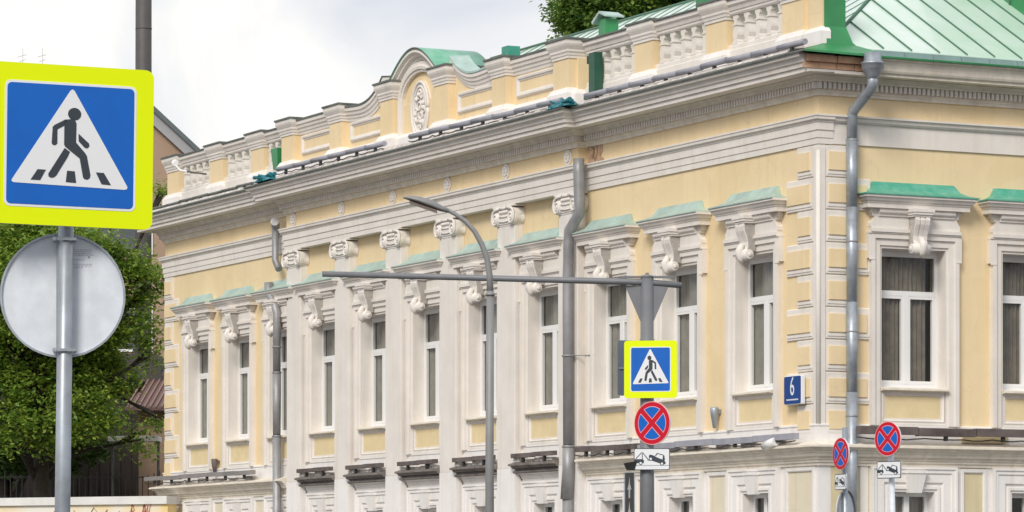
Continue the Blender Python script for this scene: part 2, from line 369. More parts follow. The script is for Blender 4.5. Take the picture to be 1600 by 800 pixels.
# ---- pilasters with scroll capitals
def spiral(cx, cz, y, r0, turns, sgn, n=26):
    pts = []
    for k in range(n):
        t = k/(n-1); a = sgn*(-math.pi/2 + -t*turns*2*math.pi)+ (0 if sgn > 0 else math.pi)
        a = math.pi/2 + sgn*t*turns*2*math.pi
        r = r0*(1-.82*t); pts.append((cx+r*math.cos(a), y-.02*t, cz+r*math.sin(a)))
    return pts
def capital_mesh():
    m = MB()
    m.box(-.415, .415, -.225, 0, .0, .04)
    m.prism(rrect(-.45,.45,.04,.33,.10), -.245, 0)
    m.prism(rrect(-.50,.50,.10,.375,.12), -.262, 0)
    for s in (-1, 1):      # scroll discs, their rolls back to the wall, and the spiral bands
        m.lathe([(.135,-.285),(.15,-.27),(.15,-.22),(.128,-.15),(.125,-.1),(.14,-.03),(.15,0)], 20, (s*.375,0,.155), 'y')
        m.tube([(s*.16,-.29,.375)]+[(s*.375+s*.152*(1-.80*k/24)*math.sin(k*.52+.15)*(1), -.295, .165+.152*(1-.80*k/24)*math.cos(k*.52+.15)*(1.25 if k < 3 else 1)) for k in range(25)], [.03]+[.03*(1-.45*k/24) for k in range(25)], 7)
        m.lathe([(.02,-.32),(.032,-.305),(.036,-.285)], 10, (s*.375,0,.165), 'y')
    m.tube([(-.20,-.285,.375),(0,-.285,.365),(.20,-.285,.375)], .028, 7)
    for k in range(5): m.lathe([(.012,-.31),(.035,-.29),(.04,-.262)], 9, (-.16+.08*k,0,.29), 'y')
    m.tube([(-.22,-.27,.20),(0,-.27,.19),(.22,-.27,.20)], .018, 6)
    m.tube([(-.24,-.262,.10),(0,-.262,.085),(.24,-.262,.10)], .014, 6)
    m.prism([(-.50,-.29),(-.2,-.27),(0,-.265),(.2,-.27),(.50,-.29),(.50,0),(-.50,0)], .39, .424, lambda a, b, z: (a, b, z))
    return m.mesh('capital', WHT3)
capm = capital_mesh()
pil = MB(); pil.box(-.405, .405, -PD, 0, 4.0, 9.0)
pilm = bevel(pil.build('pilaster', WHT, M_), .012)
plow = MB(); plow.box(-.407, .407, -PD-.003, 0, .45, 4.0); plow.box(-.46, .46, -PD-.06, 0, .14, .45)
pl_o = plow.build('pilaster_foot', WHT2, pilm); cap_o = link('capital', capm, pilm, (0, 0, 9.0)); cap_o.scale = (.97, .93, .98)
pilm.location = (PC[0], 0, 0)
for c in PC[1:]: copy_tree(pilm, M_, (c, 0, 0))
# rosettes on the frieze
rs = MB(); rs.lathe([(.16,0),(.16,-.025),(.145,-.035),(.13,-.02),(.12,-.02)], 24, axis='y')
for k in range(8):
    a = k*math.pi/4; rs.lathe([(.02,-.06),(.036,-.045),(.036,-.018)], 8, (.073*math.cos(a),0,.073*math.sin(a)), 'y')
rs.lathe([(.015,-.075),(.035,-.05),(.035,-.018)], 10, axis='y')
rsm = rs.mesh('rosette', WHT3)
for c in PC: link('rosette', rsm, M_, (c+.02, -PD-.001, 10.12))
# portico frieze block behind rosettes
MB().box(PX0+.0, PX1-.0, -PD, -.001, 9.94, 10.30).build('frieze', YEL, M_)
MB().box(PX0+.002, PX1-.002, -PD+.002, -.001, 10.30, 11.0).build('frieze_core', YEL, M_)
MB().box(PX0+.002, PX1-.002, -PD+.002, -.001, 9.425, 9.94).build('frieze_core', WHT, M_)

# ---- upper windows
def hood_roof(wd, mt):
    m = MB(); P = []
    # concave flare: back ridge inset, front lip wide
    prof = [(0, 0, .355, 0), (.13, .03, .27, .03), (.22, .09, .16, .07), (.275, .235, .05, .12)]
    rows = []
    for ins, z, d, _ in prof:
        rows.append([m.vert((-wd+ins*1.25, 0, z)), m.vert((-wd+ins*1.25, -d, z)), m.vert((wd-ins*1.25, -d, z)), m.vert((wd-ins*1.25, 0, z))])
    for i in range(3):
        for k in range(3): m.face([rows[i][k], rows[i][k+1], rows[i+1][k+1], rows[i+1][k]])
    m.face(rows[3]); m.face(rows[0][::-1])
    lip = MB()
    m.box(-wd-.012, wd+.012, -.367, 0, -.022, -.001)
    return m.mesh('hood_roof', mt)
def bracket_mesh():
    m = MB()
    m.box(-.225, .225, -.30, 0, .80, .86); m.box(-.205, .205, -.285, 0, .755, .80); m.box(-.185, .185, -.26, 0, .72, .755)
    # S-curved console in three ribs
    S = [(.72,.25),(.66,.265),(.58,.25),(.48,.205),(.38,.17),(.30,.165),(.22,.19)]
    for x0, x1, k in ((-.15,-.065,1),(-.045,.045,.97),(.065,.15,1)):
        pts = [(z, 0.0) for z, _ in S]
        poly = [(-d*k, z-.0) for z, d in S]+[(0,.22),(0,.72)]
        m.prism(poly, x0, x1, lambda a, b, x: (x*(1-.12*(.72-b)), a, b))
    m.prism([(-d*.9, z) for z, d in S]+[(0,.22),(0,.72)], -.15, .15, lambda a, b, x: (x*(1-.12*(.72-b)), a, b))
    # scroll at the foot with leaf lobes
    m.lathe([(.07,-.19),(.09,-.185),(.09,-.13),(.105,-.12),(.108,.12),(.09,.13),(.09,.185),(.07,.19)], 14, (0,-.15,.15), 'x')
    for s in (-1, 1):
        m.lathe([(.02,s*.215),(.045,s*.205),(.05,s*.185)], 10, (0,-.15,.15), 'x')
    m.tube([(0,-.20,.34),(0,-.27,.22),(0,-.25,.08),(0,-.18,.0)], [.05,.07,.06,.03], 9)
    return m.mesh('bracket', WHT3)
brm = bracket_mesh()
def curtain_mesh(curtm, kind):
    # kind: 0 closed, 1 gap right of centre, 2 gap at left, 3 half raised, 4 wide folds
    c = MB(); c.smooth = True; n = 90; rn = random.Random(kind*7+3)
    ph, fr = rn.uniform(0, 6), (1.05, .9, 1.2, .4, .55)[kind]
    gap = {0: (9, 9), 1: (.50, .58), 2: (-.60, -.50), 3: (9, 9), 4: (.30, .35)}[kind]; z0 = 6.1 if kind == 3 else 5.2
    prev = None
    for k in range(n+1):
        x = -.62+1.24*k/n; yy = .31+.020*math.sin(k*fr+ph)+.014*math.sin(k*.31+1)
        if gap[0] < x < gap[1]: prev = None; continue
        q = (c.vert((x, yy, z0)), c.vert((x, yy, 7.6)))
        if prev: c.face([prev[0], q[0], q[1], prev[1]])
        prev = q
    return c.mesh('curtain', curtm)
def make_window(hood, curtm):
    m = MB()
    path = [(-.68,4.452),(-.68,7.62),(.68,7.62),(.68,4.452)]
    # travel up then right then down: right-hand side is the inside, so offsets are negative
    arch = [(0,-.27),(0,.05),(-.045,.05),(-.05,.08),(-.165,.08),(-.17,.12),(-.25,.12),(-.25,0)]
    m.sweep(path, arch, XZ)
    for s in (-1, 1):     # ears
        x0, x1 = sorted((s*.932, s*.985)); m.box(x0, x1, -.113, 0, 7.43, 7.868)
        x0, x1 = sorted((s*.86, s*.975)); m.box(x0, x1, -.128, -.1, 7.40, 7.43)
    m.box(-.985, .985, -.135, 0, 7.872, 7.90)
    m.box(-.95, .95, -.16, 0, 7.90, 7.965)
    # frieze block with swelling ends
    sw = [(.93,7.967),(.945,8.0),(.94,8.06),(.90,8.11),(.87,8.16),(.87,8.18),(.92,8.19),(.92,8.22),(.95,8.24),(.97,8.28),(.97,8.32)]
    poly = sw+[(-a, b) for a, b in reversed(sw)]
    m.prism(poly, -.12, 0)
    m.sweep([(-.80,0),(.80,0)], [(.12,8.18),(.15,8.185),(.15,8.215),(.19,8.24),(.20,8.26),(.20,8.319),(.12,8.319)], XY)
    # hood cornice
    hc = [(0,8.32),(.12,8.32),(.12,8.40),(.135,8.405),(.14,8.43),(.17,8.445),(.19,8.485),(.195,8.50),(.225,8.505),(.225,8.545),(0,8.545)]
    m.sweep([(-.96,.0),(-.96,-.12),(.96,-.12),(.96,.0)], hc, XY)
    # bottom mouldings of the apron
    m.box(-.68, .68, -.055, .1, 4.452, 4.485); m.box(-.68, .68, -.04, .1, 4.485, 4.52)
    m.sweep([(-.66,4.52),(-.66,5.06),(.66,5.06),(.66,4.52)], [(0,0),(0,.045),(.02,.05),(.04,.02),(.07,.02),(.07,-.01)], XZ, closed=True)
    o = m.build('window', WHT, M_)
    sill = MB(); sill.sweep([(-.70,0),(.70,0)], [(-.30,5.10),(.04,5.06),(.06,5.062),(.10,5.075),(.15,5.085),(.15,5.115),(.02,5.14),(-.30,5.15)], XY); sill.build('sill', GRM, o)
    MB().box(-.66, .66, -.012, .06, 4.50, 5.062).build('apron_panel', YEL2, o)
    f = MB(); y0, y1 = .22, .28
    f.box(-.70, -.61, y0, y1, 5.14, 7.62); f.box(.61, .70, y0, y1, 5.14, 7.62); f.box(-.61, .61, y0, y1, 7.50, 7.62); f.box(-.61, .61, y0, y1, 5.14, 5.22)
    f.box(-.61, .61, y0-.01, y1, 6.80, 6.89)
    f.box(-.05, .05, y0-.012, y1, 5.22, 6.80)
    for x0, x1 in ((-.61,-.05),(.05,.61)):
        f.box(x0, x0+.045, y0-.005, y1, 5.22, 6.80); f.box(x1-.045, x1, y0-.005, y1, 5.22, 6.80)
        f.box(x0+.045, x1-.045, y0-.005, y1, 5.22, 5.275); f.box(x0+.045, x1-.045, y0-.005, y1, 6.75, 6.80)
    f.box(-.66, .66, .17, y0-.002, 5.14, 5.165)
    f.build('frame', PVC, o)
    MB().box(-.61, .61, .245, .251, 6.89, 7.50).build('pane', GLS, o)
    MB().box(-.565, -.095, .245, .251, 5.275, 6.75).build('pane', GLS, o)
    MB().box(.095, .565, .245, .251, 5.275, 6.75).build('pane', GLS, o)
    link('curtain', curtain_mesh(curtm, 0), o)
    link('hood_roof', hood_roof(1.15 if hood is MINT else 1.20, hood), o, (0, -.002, 8.568))
    link('bracket', brm, o, (0, -.10, 7.52-.06))
    return o
wA = make_window(MINT, CURT); wA.location = (WA[0], 0, 0)
for c in WA[1:]+WP+WL: copy_tree(wA, M_, (c, 0, 0))
wB = make_window(MINTB, CURD); wB.location = (0, WBy[0], 0); wB.rotation_euler = (0, 0, R(90))
for c in WBy[1:]: copy_tree(wB, M_, (0, c, 0), R(90))
rv = random.Random(4)
vA = [curtain_mesh(CURT, k) for k in (0, 1, 4, 3)]; vB = [curtain_mesh(CURD, k) for k in (1, 0, 2, 4)]
iA = iB = 0
for q in list(M_.children):
    if q.name.split('.')[0] != 'window': continue
    for ch in q.children:
        if ch.name.startswith('curtain'):
            if abs(q.rotation_euler.z) > .1: ch.data = vB[iB % 4]; iB += 1
            else: ch.data = vA[(0, 0, 1, 0, 2, 0, 0, 1, 2, 0, 0)[iA % 11]]; iA += 1
# ---- lower windows
def make_low():
    m = MB()
    arch = [(0,-.28),(0,.02),(-.045,.02),(-.05,.05),(-.10,.05),(-.105,.02),(-.15,.02),(-.17,.06),(-.33,.06),(-.335,.085),(-.40,.085),(-.405,.11),(-.445,.11),(-.445,0)]
    m.sweep([(-.46,.95),(-.46,3.272),(.46,3.272),(.46,.95)], arch, XZ)
    m.box(-.95, .95, -.13, 0, .86, .95)
    o = m.build('lower_window', WHT2, M_)
    k = MB(); k.frustum([(-.13,-.115,3.25),(.13,-.115,3.25),(.13,0,3.25),(-.13,0,3.25)], [(-.20,-.165,3.60),(.20,-.165,3.60),(.20,0,3.60),(-.20,0,3.60)])
    k.box(-.215, .215, -.18, 0, 3.60, 3.655); k.build('keystone', WHT2, o)
    f = MB(); y0, y1 = .20, .26
    f.box(-.46,-.385,y0,y1,.95,3.27); f.box(.385,.46,y0,y1,.95,3.27); f.box(-.385,.385,y0,y1,3.19,3.27); f.box(-.385,.385,y0,y1,.95,1.03); f.box(-.055,.055,y0-.01,y1,1.03,3.19)
    f.build('frame', PVC, o)
    MB().box(-.385,-.055,.23,.236,1.03,3.19).build('pane', GLS, o); MB().box(.055,.385,.23,.236,1.03,3.19).build('pane', GLS, o)
    c = MB(); a = []; n = 40
    for q in range(n+1):
        x = -.42+.84*q/n; a.append((c.vert((x,.34+.02*math.sin(q*1.2),1)), c.vert((x,.34+.02*math.sin(q*1.2),3.25))))
    c.smooth = True
    for q in range(n): c.face([a[q][0],a[q+1][0],a[q+1][1],a[q][1]])
    c.build('curtain', CURT, o)
    return o
wl = make_low(); wl.location = (WA[0], 0, 0)
for c in WA[1:]+WP+WL: copy_tree(wl, M_, (c, 0, 0))
for i, c in enumerate(WBy):
    q = copy_tree(wl, M_, (0, c, 0), R(90))
    if i == 1:
        for ch in list(q.children):
            if ch.name.startswith('curtain'): bpy.data.objects.remove(ch)
# ---- pier panels
def pier(u, hw, B=False):
    m = MB(); m.sweep([(-hw,.95),(-hw,3.62),(hw,3.62),(hw,.95)], [(0,0),(0,.03),(-.02,.045),(-.07,.045),(-.08,.02),(-.08,0)], XZ, closed=True)
    o = m.build('pier_panel', WHT2, M_, (0, u, 0) if B else (u, 0, 0), R(90) if B else 0)
    MB().box(-hw, hw, -.008, .1, .95, 3.62).build('panel_field', BUFF if B else BUFA, o)
for a, b in ((WA[0], WA[1]), (WA[1], WA[2]), (WL[0], WL[1]), (WL[1], WL[2])): pier((a+b)/2, .30)
pier(-.60, .42); pier(-31.1, .38)
for i in range(3): pier((WBy[i]+WBy[i+1])/2, .20, True)
wb = MB()
for i in range(3):
    c = (WBy[i]+WBy[i+1])/2; wb.box(0, .014, c-.40, c-.285, .9, 3.72); wb.box(0, .014, c+.285, c+.40, .9, 3.72)
wb.box(0, .014, .86, 1.02, .9, 3.72)
wb.build('pier_frame', WHT2, M_)
# ---- quoins
def quoin(wd, side):      # local x runs along the wall, left edge at 0
    h1 = .568; m = MB(); d = .05
    m.frustum([(0,0,.0),(wd,0,.0),(wd,0,h1),(0,0,h1)], [(.012,-.035,.012),(wd-.004,-.035,.012),(wd-.004,-.035,h1-.02),(.012,-.035,h1-.02)])
    m.box(.035, wd-.035, -.048, -.03, .05, .085)
    p = MB(); p.frustum([(.05,-.034,.12),(wd-.085,-.034,.12),(wd-.085,-.034,h1-.115),(.05,-.034,h1-.115)], [(.055,-.062,.125),(wd-.09,-.062,.125),(wd-.09,-.062,h1-.12),(.055,-.062,h1-.12)])
    return m.mesh('quoin', WHT), p.mesh('quoin_panel', YEL)
ql, qs = quoin(.93, 0), quoin(.56, 0)
for k in range(9):
    z = 9.40-.575*(k+1)+.02; me = qs if k % 2 == 0 else ql; wd = .56 if k % 2 == 0 else .93
    o = link('quoin', me[0], M_, (-.13-wd, 0, z)); link('quoin_panel', me[1], o)
    o = link('quoin', me[0], M_, (0, .13, z), R(90)); q_ = link('quoin_panel', me[1], o)
    wl_ = .56 if k % 2 == 0 else .93; ox = LA+.02
    o = link('quoin', me[0], M_, (ox, 0, z)); link('quoin_panel', me[1], o)
cs = MB(); cs.box(-.128, .02, -.02, .0, 4.2, 9.42); cs.box(.0, .02, -.0, .128, 4.2, 9.42)
cs.box(-.12, .034, -.034, -.02, 4.45, 9.36); cs.box(.02, .034, -.02, .12, 4.45, 9.36)
cs.tube([(.012,-.012,4.45),(.012,-.012,9.30)], .045, 12)
cs.build('corner_strip', WHT, M_)
# ---- balustrade
bp = [(.085,0),(.085,.05),(.06,.065),(.05,.09),(.062,.12),(.078,.17),(.075,.22),(.055,.29),(.045,.34),(.06,.345),(.06,.37),(.045,.375),(.042,.40),(.05,.44),(.078,.475),(.078,.54)]
bal = MB(); bal.prism([(r_*1.15, z) for r_, z in bp]+[(-r_*1.15, z) for r_, z in reversed(bp)], -.085, .12)
for z_ in (.345, .0): bal.box(-.074 if z_ else -.1, .074 if z_ else .1, -.10, .13, z_, z_+.028)
balm = bal.mesh('baluster', WHT)
YB = .05       # baluster axis line
def rail_run(x0, x1, n, y=YB, name='balustrade'):
    m = MB()
    m.sweep([(x0, y), (x1, y)], [(-.16,11.15),(.14,11.15),(.14,11.44),(.11,11.46),(.11,11.53),(.09,11.56),(-.12,11.56),(-.12,11.5),(-.16,11.45)], XY)
    m.sweep([(x0, y), (x1, y)], [(-.12,12.10),(.10,12.10),(.12,12.13),(.12,12.17),(.14,12.18),(.16,12.24),(.20,12.28),(.20,12.36),(-.16,12.36)], XY)
    o = m.build(name, WHT, M_)
    MB().box(x0, x1, y-.235, y+.2, 12.362, 12.39).build('rail_flashing', EDGE, o)
    for k in range(n):
        link('baluster', balm, o, (x0+(x1-x0)*(k+.5)/n, y, 11.558))
    return o
def post(c, hw, y0, y1, zt=12.03, base=True, capd=.08):
    m = MB(); m.box(c-hw, c+hw, y0, y1, 11.1, zt)
    o = m.build('balustrade_post', YEL, M_)
    k = MB()
    pr = [(0,zt),(.02,zt),(.02,zt+.05),(.035,zt+.06),(.04,zt+.10),(.06,zt+.13),(.06,zt+.17),(.10,zt+.24),(.115,zt+.28),(.115,zt+.36),(0,zt+.36)]
    k.sweep([(c-hw,y1),(c-hw,y0),(c+hw,y0),(c+hw,y1)], pr, XY); k.box(c-hw+.001, c+hw-.001, y0+.001, y1, zt, zt+.357)
    k.build('post_cap', WHT, o)
    MB().box(c-hw-.14, c+hw+.14, y0-.14, y1+.1, zt+.362, zt+.40).build('cap_flashing', EDGE, o)
    if base:
        b = MB(); b.sweep([(c-hw,y1),(c-hw,y0),(c+hw,y0),(c+hw,y1)], [(0,11.12),(.10,11.12),(.10,11.36),(.07,11.40),(.03,11.47),(0,11.48)], XY); b.build('post_base', WHT2, o)
    return o
PR = [-.69, -3.47, -6.27]
for c in PR: post(c, .375, -.12, .3)
rail_run(-3.095, -1.065, 5); rail_run(-5.895, -3.845, 5); rail_run(-8.75, -6.645, 5)
# end pier by the corner
e = MB(); e.box(-.315, -.15, -.06, .3, 11.1, 12.6); e.box(-.15, .30, -.10, .33, 11.1, 12.9)
eo = e.build('end_pier', YEL, M_)
b = MB(); b.sweep([(-.15,-.10),(.30,-.10),(.30,.0)], [(0,11.10),(.12,11.12),(.12,11.36),(.08,11.41),(.0,11.46)], XY); b.build('post_base', WHT2, eo)
MB().box(.301, .325, -.07, .36, 11.45, 12.95).build('metal_cladding', GREEN, eo)
g = MB(); g.frustum([(.301,-.06,11.10),(.47,-.10,11.10),(.47,.46,11.10),(.301,.46,11.10)], [(.301,-.07,11.46),(.33,-.07,11.46),(.33,.37,11.46),(.301,.37,11.46)])
g.build('metal_apron', GREEN, eo)
g = MB(); pl = [(.795,-.77,10.945),(.80,.75,10.945),(.64,.78,11.03),(.46,.50,11.13),(.40,-.12,11.15),(.55,-.46,11.05)]
g.v = [p for p in pl]+[(a, b, c-.012) for a, b, c in pl]+[(.797,-.77,10.915),(.802,.75,10.90)]
for q in ((0,1,2),(0,2,3),(0,3,4),(0,4,5),(8,7,6),(9,8,6),(10,9,6),(11,10,6),(0,6,7,1),(6,12,13,7)): g.face(q)
g.build('corner_flashing', GREEN, M_)
# left wing posts
for c in (-31.15, -28.25, -25.62): post(c, .40, -.12, .3)
rail_run(-30.75, -28.65, 5); rail_run(-27.85, -26.02, 4); rail_run(-25.22, -23.64, 4)
# portico parapet: posts above pilasters, panelled wall between
YP = -PD
for i in (0, 1, 4, 5): post(PC[i]+(.0), .33, YP-.16, .3, 12.06)
for i in (2, 3): post(PC[i], .33, YP-.16, .35, 12.24)
pb = MB(); pb.box(PX0+.05, PX1-.02, YP+.02, .3, 11.1, 12.07); pb.build('parapet', YEL, M_)
cap = [(0,12.04),(.02,12.05),(.03,12.10),(.05,12.12),(.06,12.17),(.09,12.20),(.10,12.26),(.13,12.28),(.13,12.36),(-.3,12.40),(-.3,12.04)]
def parapet_cap(x0, x1, curve=0):
    m = MB(); n = 13 if curve else 2; mt = MB()
    rings = []; tr = []
    for k in range(n):
        t = k/(n-1); x = x0+(x1-x0)*t
        u = t if curve > 0 else 1-t
        dz = (.0 if not curve else (.42*(max(0, u-.35)/.65)**2.6)-.05*math.sin(u*math.pi))
        rings.append([m.vert((x, YP+.02-o_, z+dz)) for o_, z in cap]); 
        tr.append([mt.vert((x, YP+.02-.15, 12.36+dz)), mt.vert((x, YP+.02-.15, 12.40+dz)), mt.vert((x, YP+.34, 12.44+dz)), mt.vert((x, YP+.34, 12.40+dz))])
    for k in range(n-1):
        for j in range(len(cap)-1): m.face([rings[k][j], rings[k+1][j], rings[k+1][j+1], rings[k][j+1]])
        for j in range(4): mt.face([tr[k][j], tr[k+1][j], tr[k+1][(j+1)%4], tr[k][(j+1)%4]])
    m.face(rings[0]); m.face(rings[-1][::-1]); mt.face(tr[0]); mt.face(tr[-1][::-1])
    o = m.build('parapet_cap', WHT, M_); mt.build('cap_flashing', MINT if curve < 0 else EDGE, o)
    if curve:     # wall filling under the swept cap
        f = MB(); top = []
        for k in range(n):
            t = k/(n-1); x = x0+(x1-x0)*t; u = t if curve > 0 else 1-t
            top.append((x, 12.06+(.42*(max(0, u-.35)/.65)**2.6)-.05*math.sin(u*math.pi)))
        f.prism([(x0,12.0)]+top+[(x1,12.0)], YP+.022, .29); f.build('parapet', YEL, M_)
parapet_cap(PC[1]+.33, PC[0]-.33); parapet_cap(PC[5]+.33, PC[4]-.33)
parapet_cap(PC[2]+.33, PC[1]-.33, -1); parapet_cap(PC[4]+.33, PC[3]-.33, 1)
for i in (0, 1, 3, 4):
    a, b = PC[i+1]+.33+.22, PC[i]-.33-.22
    m = MB(); m.sweep([(a,11.60),(a,11.99),(b,11.99),(b,11.60)], [(.085,-.0),(.085,.02),(.05,.03),(.04,.055),(.0,.06),(-.02,.03),(-.03,0)], XZ, closed=True)
    o = m.build('parapet_panel', WHT, M_, (0, YP+.02, 0)); MB().box(a+.08, b-.08, YP+.012, YP+.03, 11.68, 11.91).build('panel_field', YEL, o, (0, -YP-.02, 0))
MB().sweep([(PX0,0),(PX0,YP),(PX1,YP),(PX1,0)], [(-.02,11.12),(.12,11.12),(.12,11.34),(.07,11.40),(.0,11.44),(-.02,11.44)], XY).build('parapet_base', WHT2, M_)
# pediment between the two centre posts
pcx = (PC[2]+PC[3])/2; hwp = (PC[2]-PC[3])/2-.33
def arc(r, rz, z0, n=25, k=1.0): return [(pcx+r*math.cos(math.pi-math.pi*i/(n-1)), z0+rz*math.sin(math.pi*i/(n-1))**k) for i in range(n)]
def bell(hw, z0, h, n=29):
    p = []
    for i in range(n):
        t = -1+2*i/(n-1); z = z0+h*(math.cos(t*math.pi/2)**1.15 if abs(t) < 1 else 0); p.append((pcx+hw*t, z))
    return p
ped = MB(); ped.prism([(pcx-hwp,11.1)]+[(pcx-hwp,12.40)]+bell(hwp, 12.40, .60)[1:-1]+[(pcx+hwp,12.40),(pcx+hwp,11.1)], YP+.06, .3)
po = ped.build('pediment', YEL, M_)
def bell2(hw, h): return bell(hw, 12.46, h, 31)
co = MB(); co.sweep(bell(hwp+.42, 12.44, .74, 33), [(.0,.35),(.0,.42),(.07,.43),(.10,.36),(.14,.35),(.16,.28),(.22,.26),(.24,.20),(.30,.19),(.30,.0)], lambda a, b, c: (a, YP+.25-c, b), caps=True)
co.build('arch_moulding', WHT, po)
ni = MB()
inn = [(pcx-hwp+.17,11.2),(pcx-hwp+.17,12.1)]+[(pcx-(hwp-.17)*math.cos(math.pi*i/16), 12.1+.60*math.sin(math.pi*i/16)) for i in range(1,16)]+[(pcx+hwp-.17,12.1),(pcx+hwp-.17,11.2)]
ni.sweep(inn, [(.0,.0),(.0,.10),(-.05,.11),(-.06,.14),(-.12,.15),(-.15,.12),(-.22,.11),(-.26,.0)], lambda a, b, c: (a, YP+.08-c, b)); ni.build('niche_moulding', WHT, po)
ov = MB(); ov.prism([(pcx+.02+.44*math.cos(a*math.pi/16), 11.88+.62*math.sin(a*math.pi/16)) for a in range(32)], YP-.0, YP+.1)
for rr, rz, th in ((.42,.60,.035),(.33,.50,.022)):
    ov.tube([(pcx+.02+rr*math.cos(a*math.pi/18), YP-.01, 11.88+rz*math.sin(a*math.pi/18)) for a in range(37)], th, 6)
rnd = random.Random(3)
for cx_, cz_, r_, s_ in ((0,.34,.10,1),(-.08,.30,.07,-1),(.1,.28,.06,1),(-.02,.05,.13,1),(.05,-.12,.12,-1),(-.08,-.22,.09,1),(.12,-.3,.08,-1),(-.2,.0,.07,1),(.2,-.02,.08,-1),(0,-.42,.07,1)):
    ov.tube([(pcx+.02+cx_+r_*(1-.7*k/17)*math.cos(s_*k*.42+cx_*9), YP-.02, 11.88+cz_+r_*(1-.7*k/17)*math.sin(s_*k*.42+cx_*9)) for k in range(18)], [.026*(1-.4*k/17) for k in range(18)], 6)
for k in range(9):
    a = rnd.uniform(0, 6.28); ov.lathe([(.01,-.07),(.05,-.05),(.06,0)], 8, (pcx+.02+.2*math.cos(a), YP, 11.88+.32*math.sin(a)), 'y')
ov.build('oval_medallion', WHT3, po)
# barrel roof behind the pediment
br = MB(); top = bell(hwp+.44, 12.45, .75, 33); nn = len(top)
for yy, sc in ((YP-.20, 1), (1.0, 1)):
    for x, z in top: br.vert((x, yy, z+.015)); 
for yy in (YP-.20, 1.0):
    for x, z in top: br.vert((x, yy, z-.02))
br.smooth = True
for k in range(nn-1):
    br.face([k, k+1, nn+k+1, nn+k]); br.face([2*nn+k, 2*nn+k+1, 3*nn+k+1, 3*nn+k])
    br.mi = 1; br.face([k, k+1, 2*nn+k+1, 2*nn+k]); br.mi = 0; br.face([nn+k, nn+k+1, 3*nn+k+1, 3*nn+k])
br.build('pediment_roof', [mat('pediment_green', (.10, .36, .22), .32, col2=(.25, .50, .38), vscale=2.2, spec=.7), EDGE], po)
# ---- main roof: hipped, standing seam sheets
SL, WR = .56, 6.2
RX = .30
rf = MB(); zb, zt_ = 11.12, 11.12+SL*WR
rf.v = [(LA,0,zb-.03),(RX,0,zb-.03),(RX,LB,zb-.03),(LA,LB,zb-.03),(LA+WR,WR,zt_-.03),(RX-WR,WR,zt_-.03)]
for q in ((0,1,5,4),(1,2,5),(2,3,4,5),(3,0,4),(3,2,1,0)): rf.face(q)
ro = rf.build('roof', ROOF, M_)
def panel_quad(p, name, m_, th=.02):
    m = MB(); m.frustum(p, [(a, b, c+th) for a, b, c in p]); return m.build(name, m_, ro)
n = 21; pw = LB/n
for k in range(n):
    y0, y1 = k*pw, (k+1)*pw
    i0 = min(y0, LB-y0); i1 = min(y1, LB-y1)
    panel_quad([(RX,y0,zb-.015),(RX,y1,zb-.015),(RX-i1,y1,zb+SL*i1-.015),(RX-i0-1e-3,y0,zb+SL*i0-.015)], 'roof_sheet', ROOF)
    if k: MB().frustum([(RX-.02,y0-.011,zb-.0),(RX-.02,y0+.011,zb-.0),(RX-i0,y0+.011,zb+SL*i0),(RX-i0,y0-.011,zb+SL*i0)],
                       [(RX-.02,y0-.011,zb+.045),(RX-.02,y0+.011,zb+.045),(RX-i0,y0+.011,zb+SL*i0+.035),(RX-i0,y0-.011,zb+SL*i0+.035)]).build('standing_seam', SEAM, ro)
n = 54; pw = (RX-LA)/n
for k in range(n):
    x0, x1 = LA+k*pw, LA+(k+1)*pw
    i0 = min(x0-LA, RX-x0, WR); i1 = min(x1-LA, RX-x1, WR)
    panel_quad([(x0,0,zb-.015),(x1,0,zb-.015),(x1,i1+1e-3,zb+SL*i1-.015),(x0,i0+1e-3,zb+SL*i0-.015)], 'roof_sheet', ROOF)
    if k: MB().frustum([(x0-.011,.02,zb),(x0+.011,.02,zb),(x0+.011,i0,zb+SL*i0),(x0-.011,i0,zb+SL*i0)],
                       [(x0-.011,.02,zb+.022),(x0+.011,.02,zb+.022),(x0+.011,i0,zb+SL*i0+.02),(x0-.011,i0,zb+SL*i0+.02)]).build('standing_seam', SEAM, ro)
MB().tube([(RX,0,zb+.02),(RX-WR,WR,zt_+.02)], .03, 8).build('hip_seam', SEAM, ro)
MB().tube([(RX-WR,WR,zt_+.02),(LA+WR,WR,zt_+.02)], .035, 8).build('ridge_seam', SEAM, ro)
# gutter boards along the side eave
for k in range(19):
    y0 = .82+k*.60; m = MB()
    m.frustum([(.60,y0,10.95),(.62,y0,10.95),(.62,y0+.59,10.95),(.60,y0+.59,10.95)], [(.56,y0,11.06),(.58,y0,11.06),(.58,y0+.59,11.06),(.56,y0+.59,11.06)])
    m.build('gutter_board', mat('grey_green_gutter', (.20, .30, .29), .5, var=.2, vscale=3) if k == 0 else bpy.data.materials['grey_green_gutter'], ro)
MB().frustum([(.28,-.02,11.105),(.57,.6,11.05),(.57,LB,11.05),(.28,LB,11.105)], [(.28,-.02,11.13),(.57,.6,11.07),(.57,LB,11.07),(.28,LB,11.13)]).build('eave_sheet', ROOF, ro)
# dormer wall rising from the side slope
dm = MB(); dm.box(-6.5, -.35, 5.65, 8.6, 11.5, 15.0); do = dm.build('dormer', GREEN, M_)
for k in range(8): MB().box(-.35, -.325, 5.75+k*.36, 5.775+k*.36, 11.5, 15).build('dormer_seam', SEAM, do)
for k in range(11): MB().box(-6.2+k*.55, -6.17+k*.55, 5.62, 5.65, 11.5, 15).build('dormer_seam', SEAM, do)
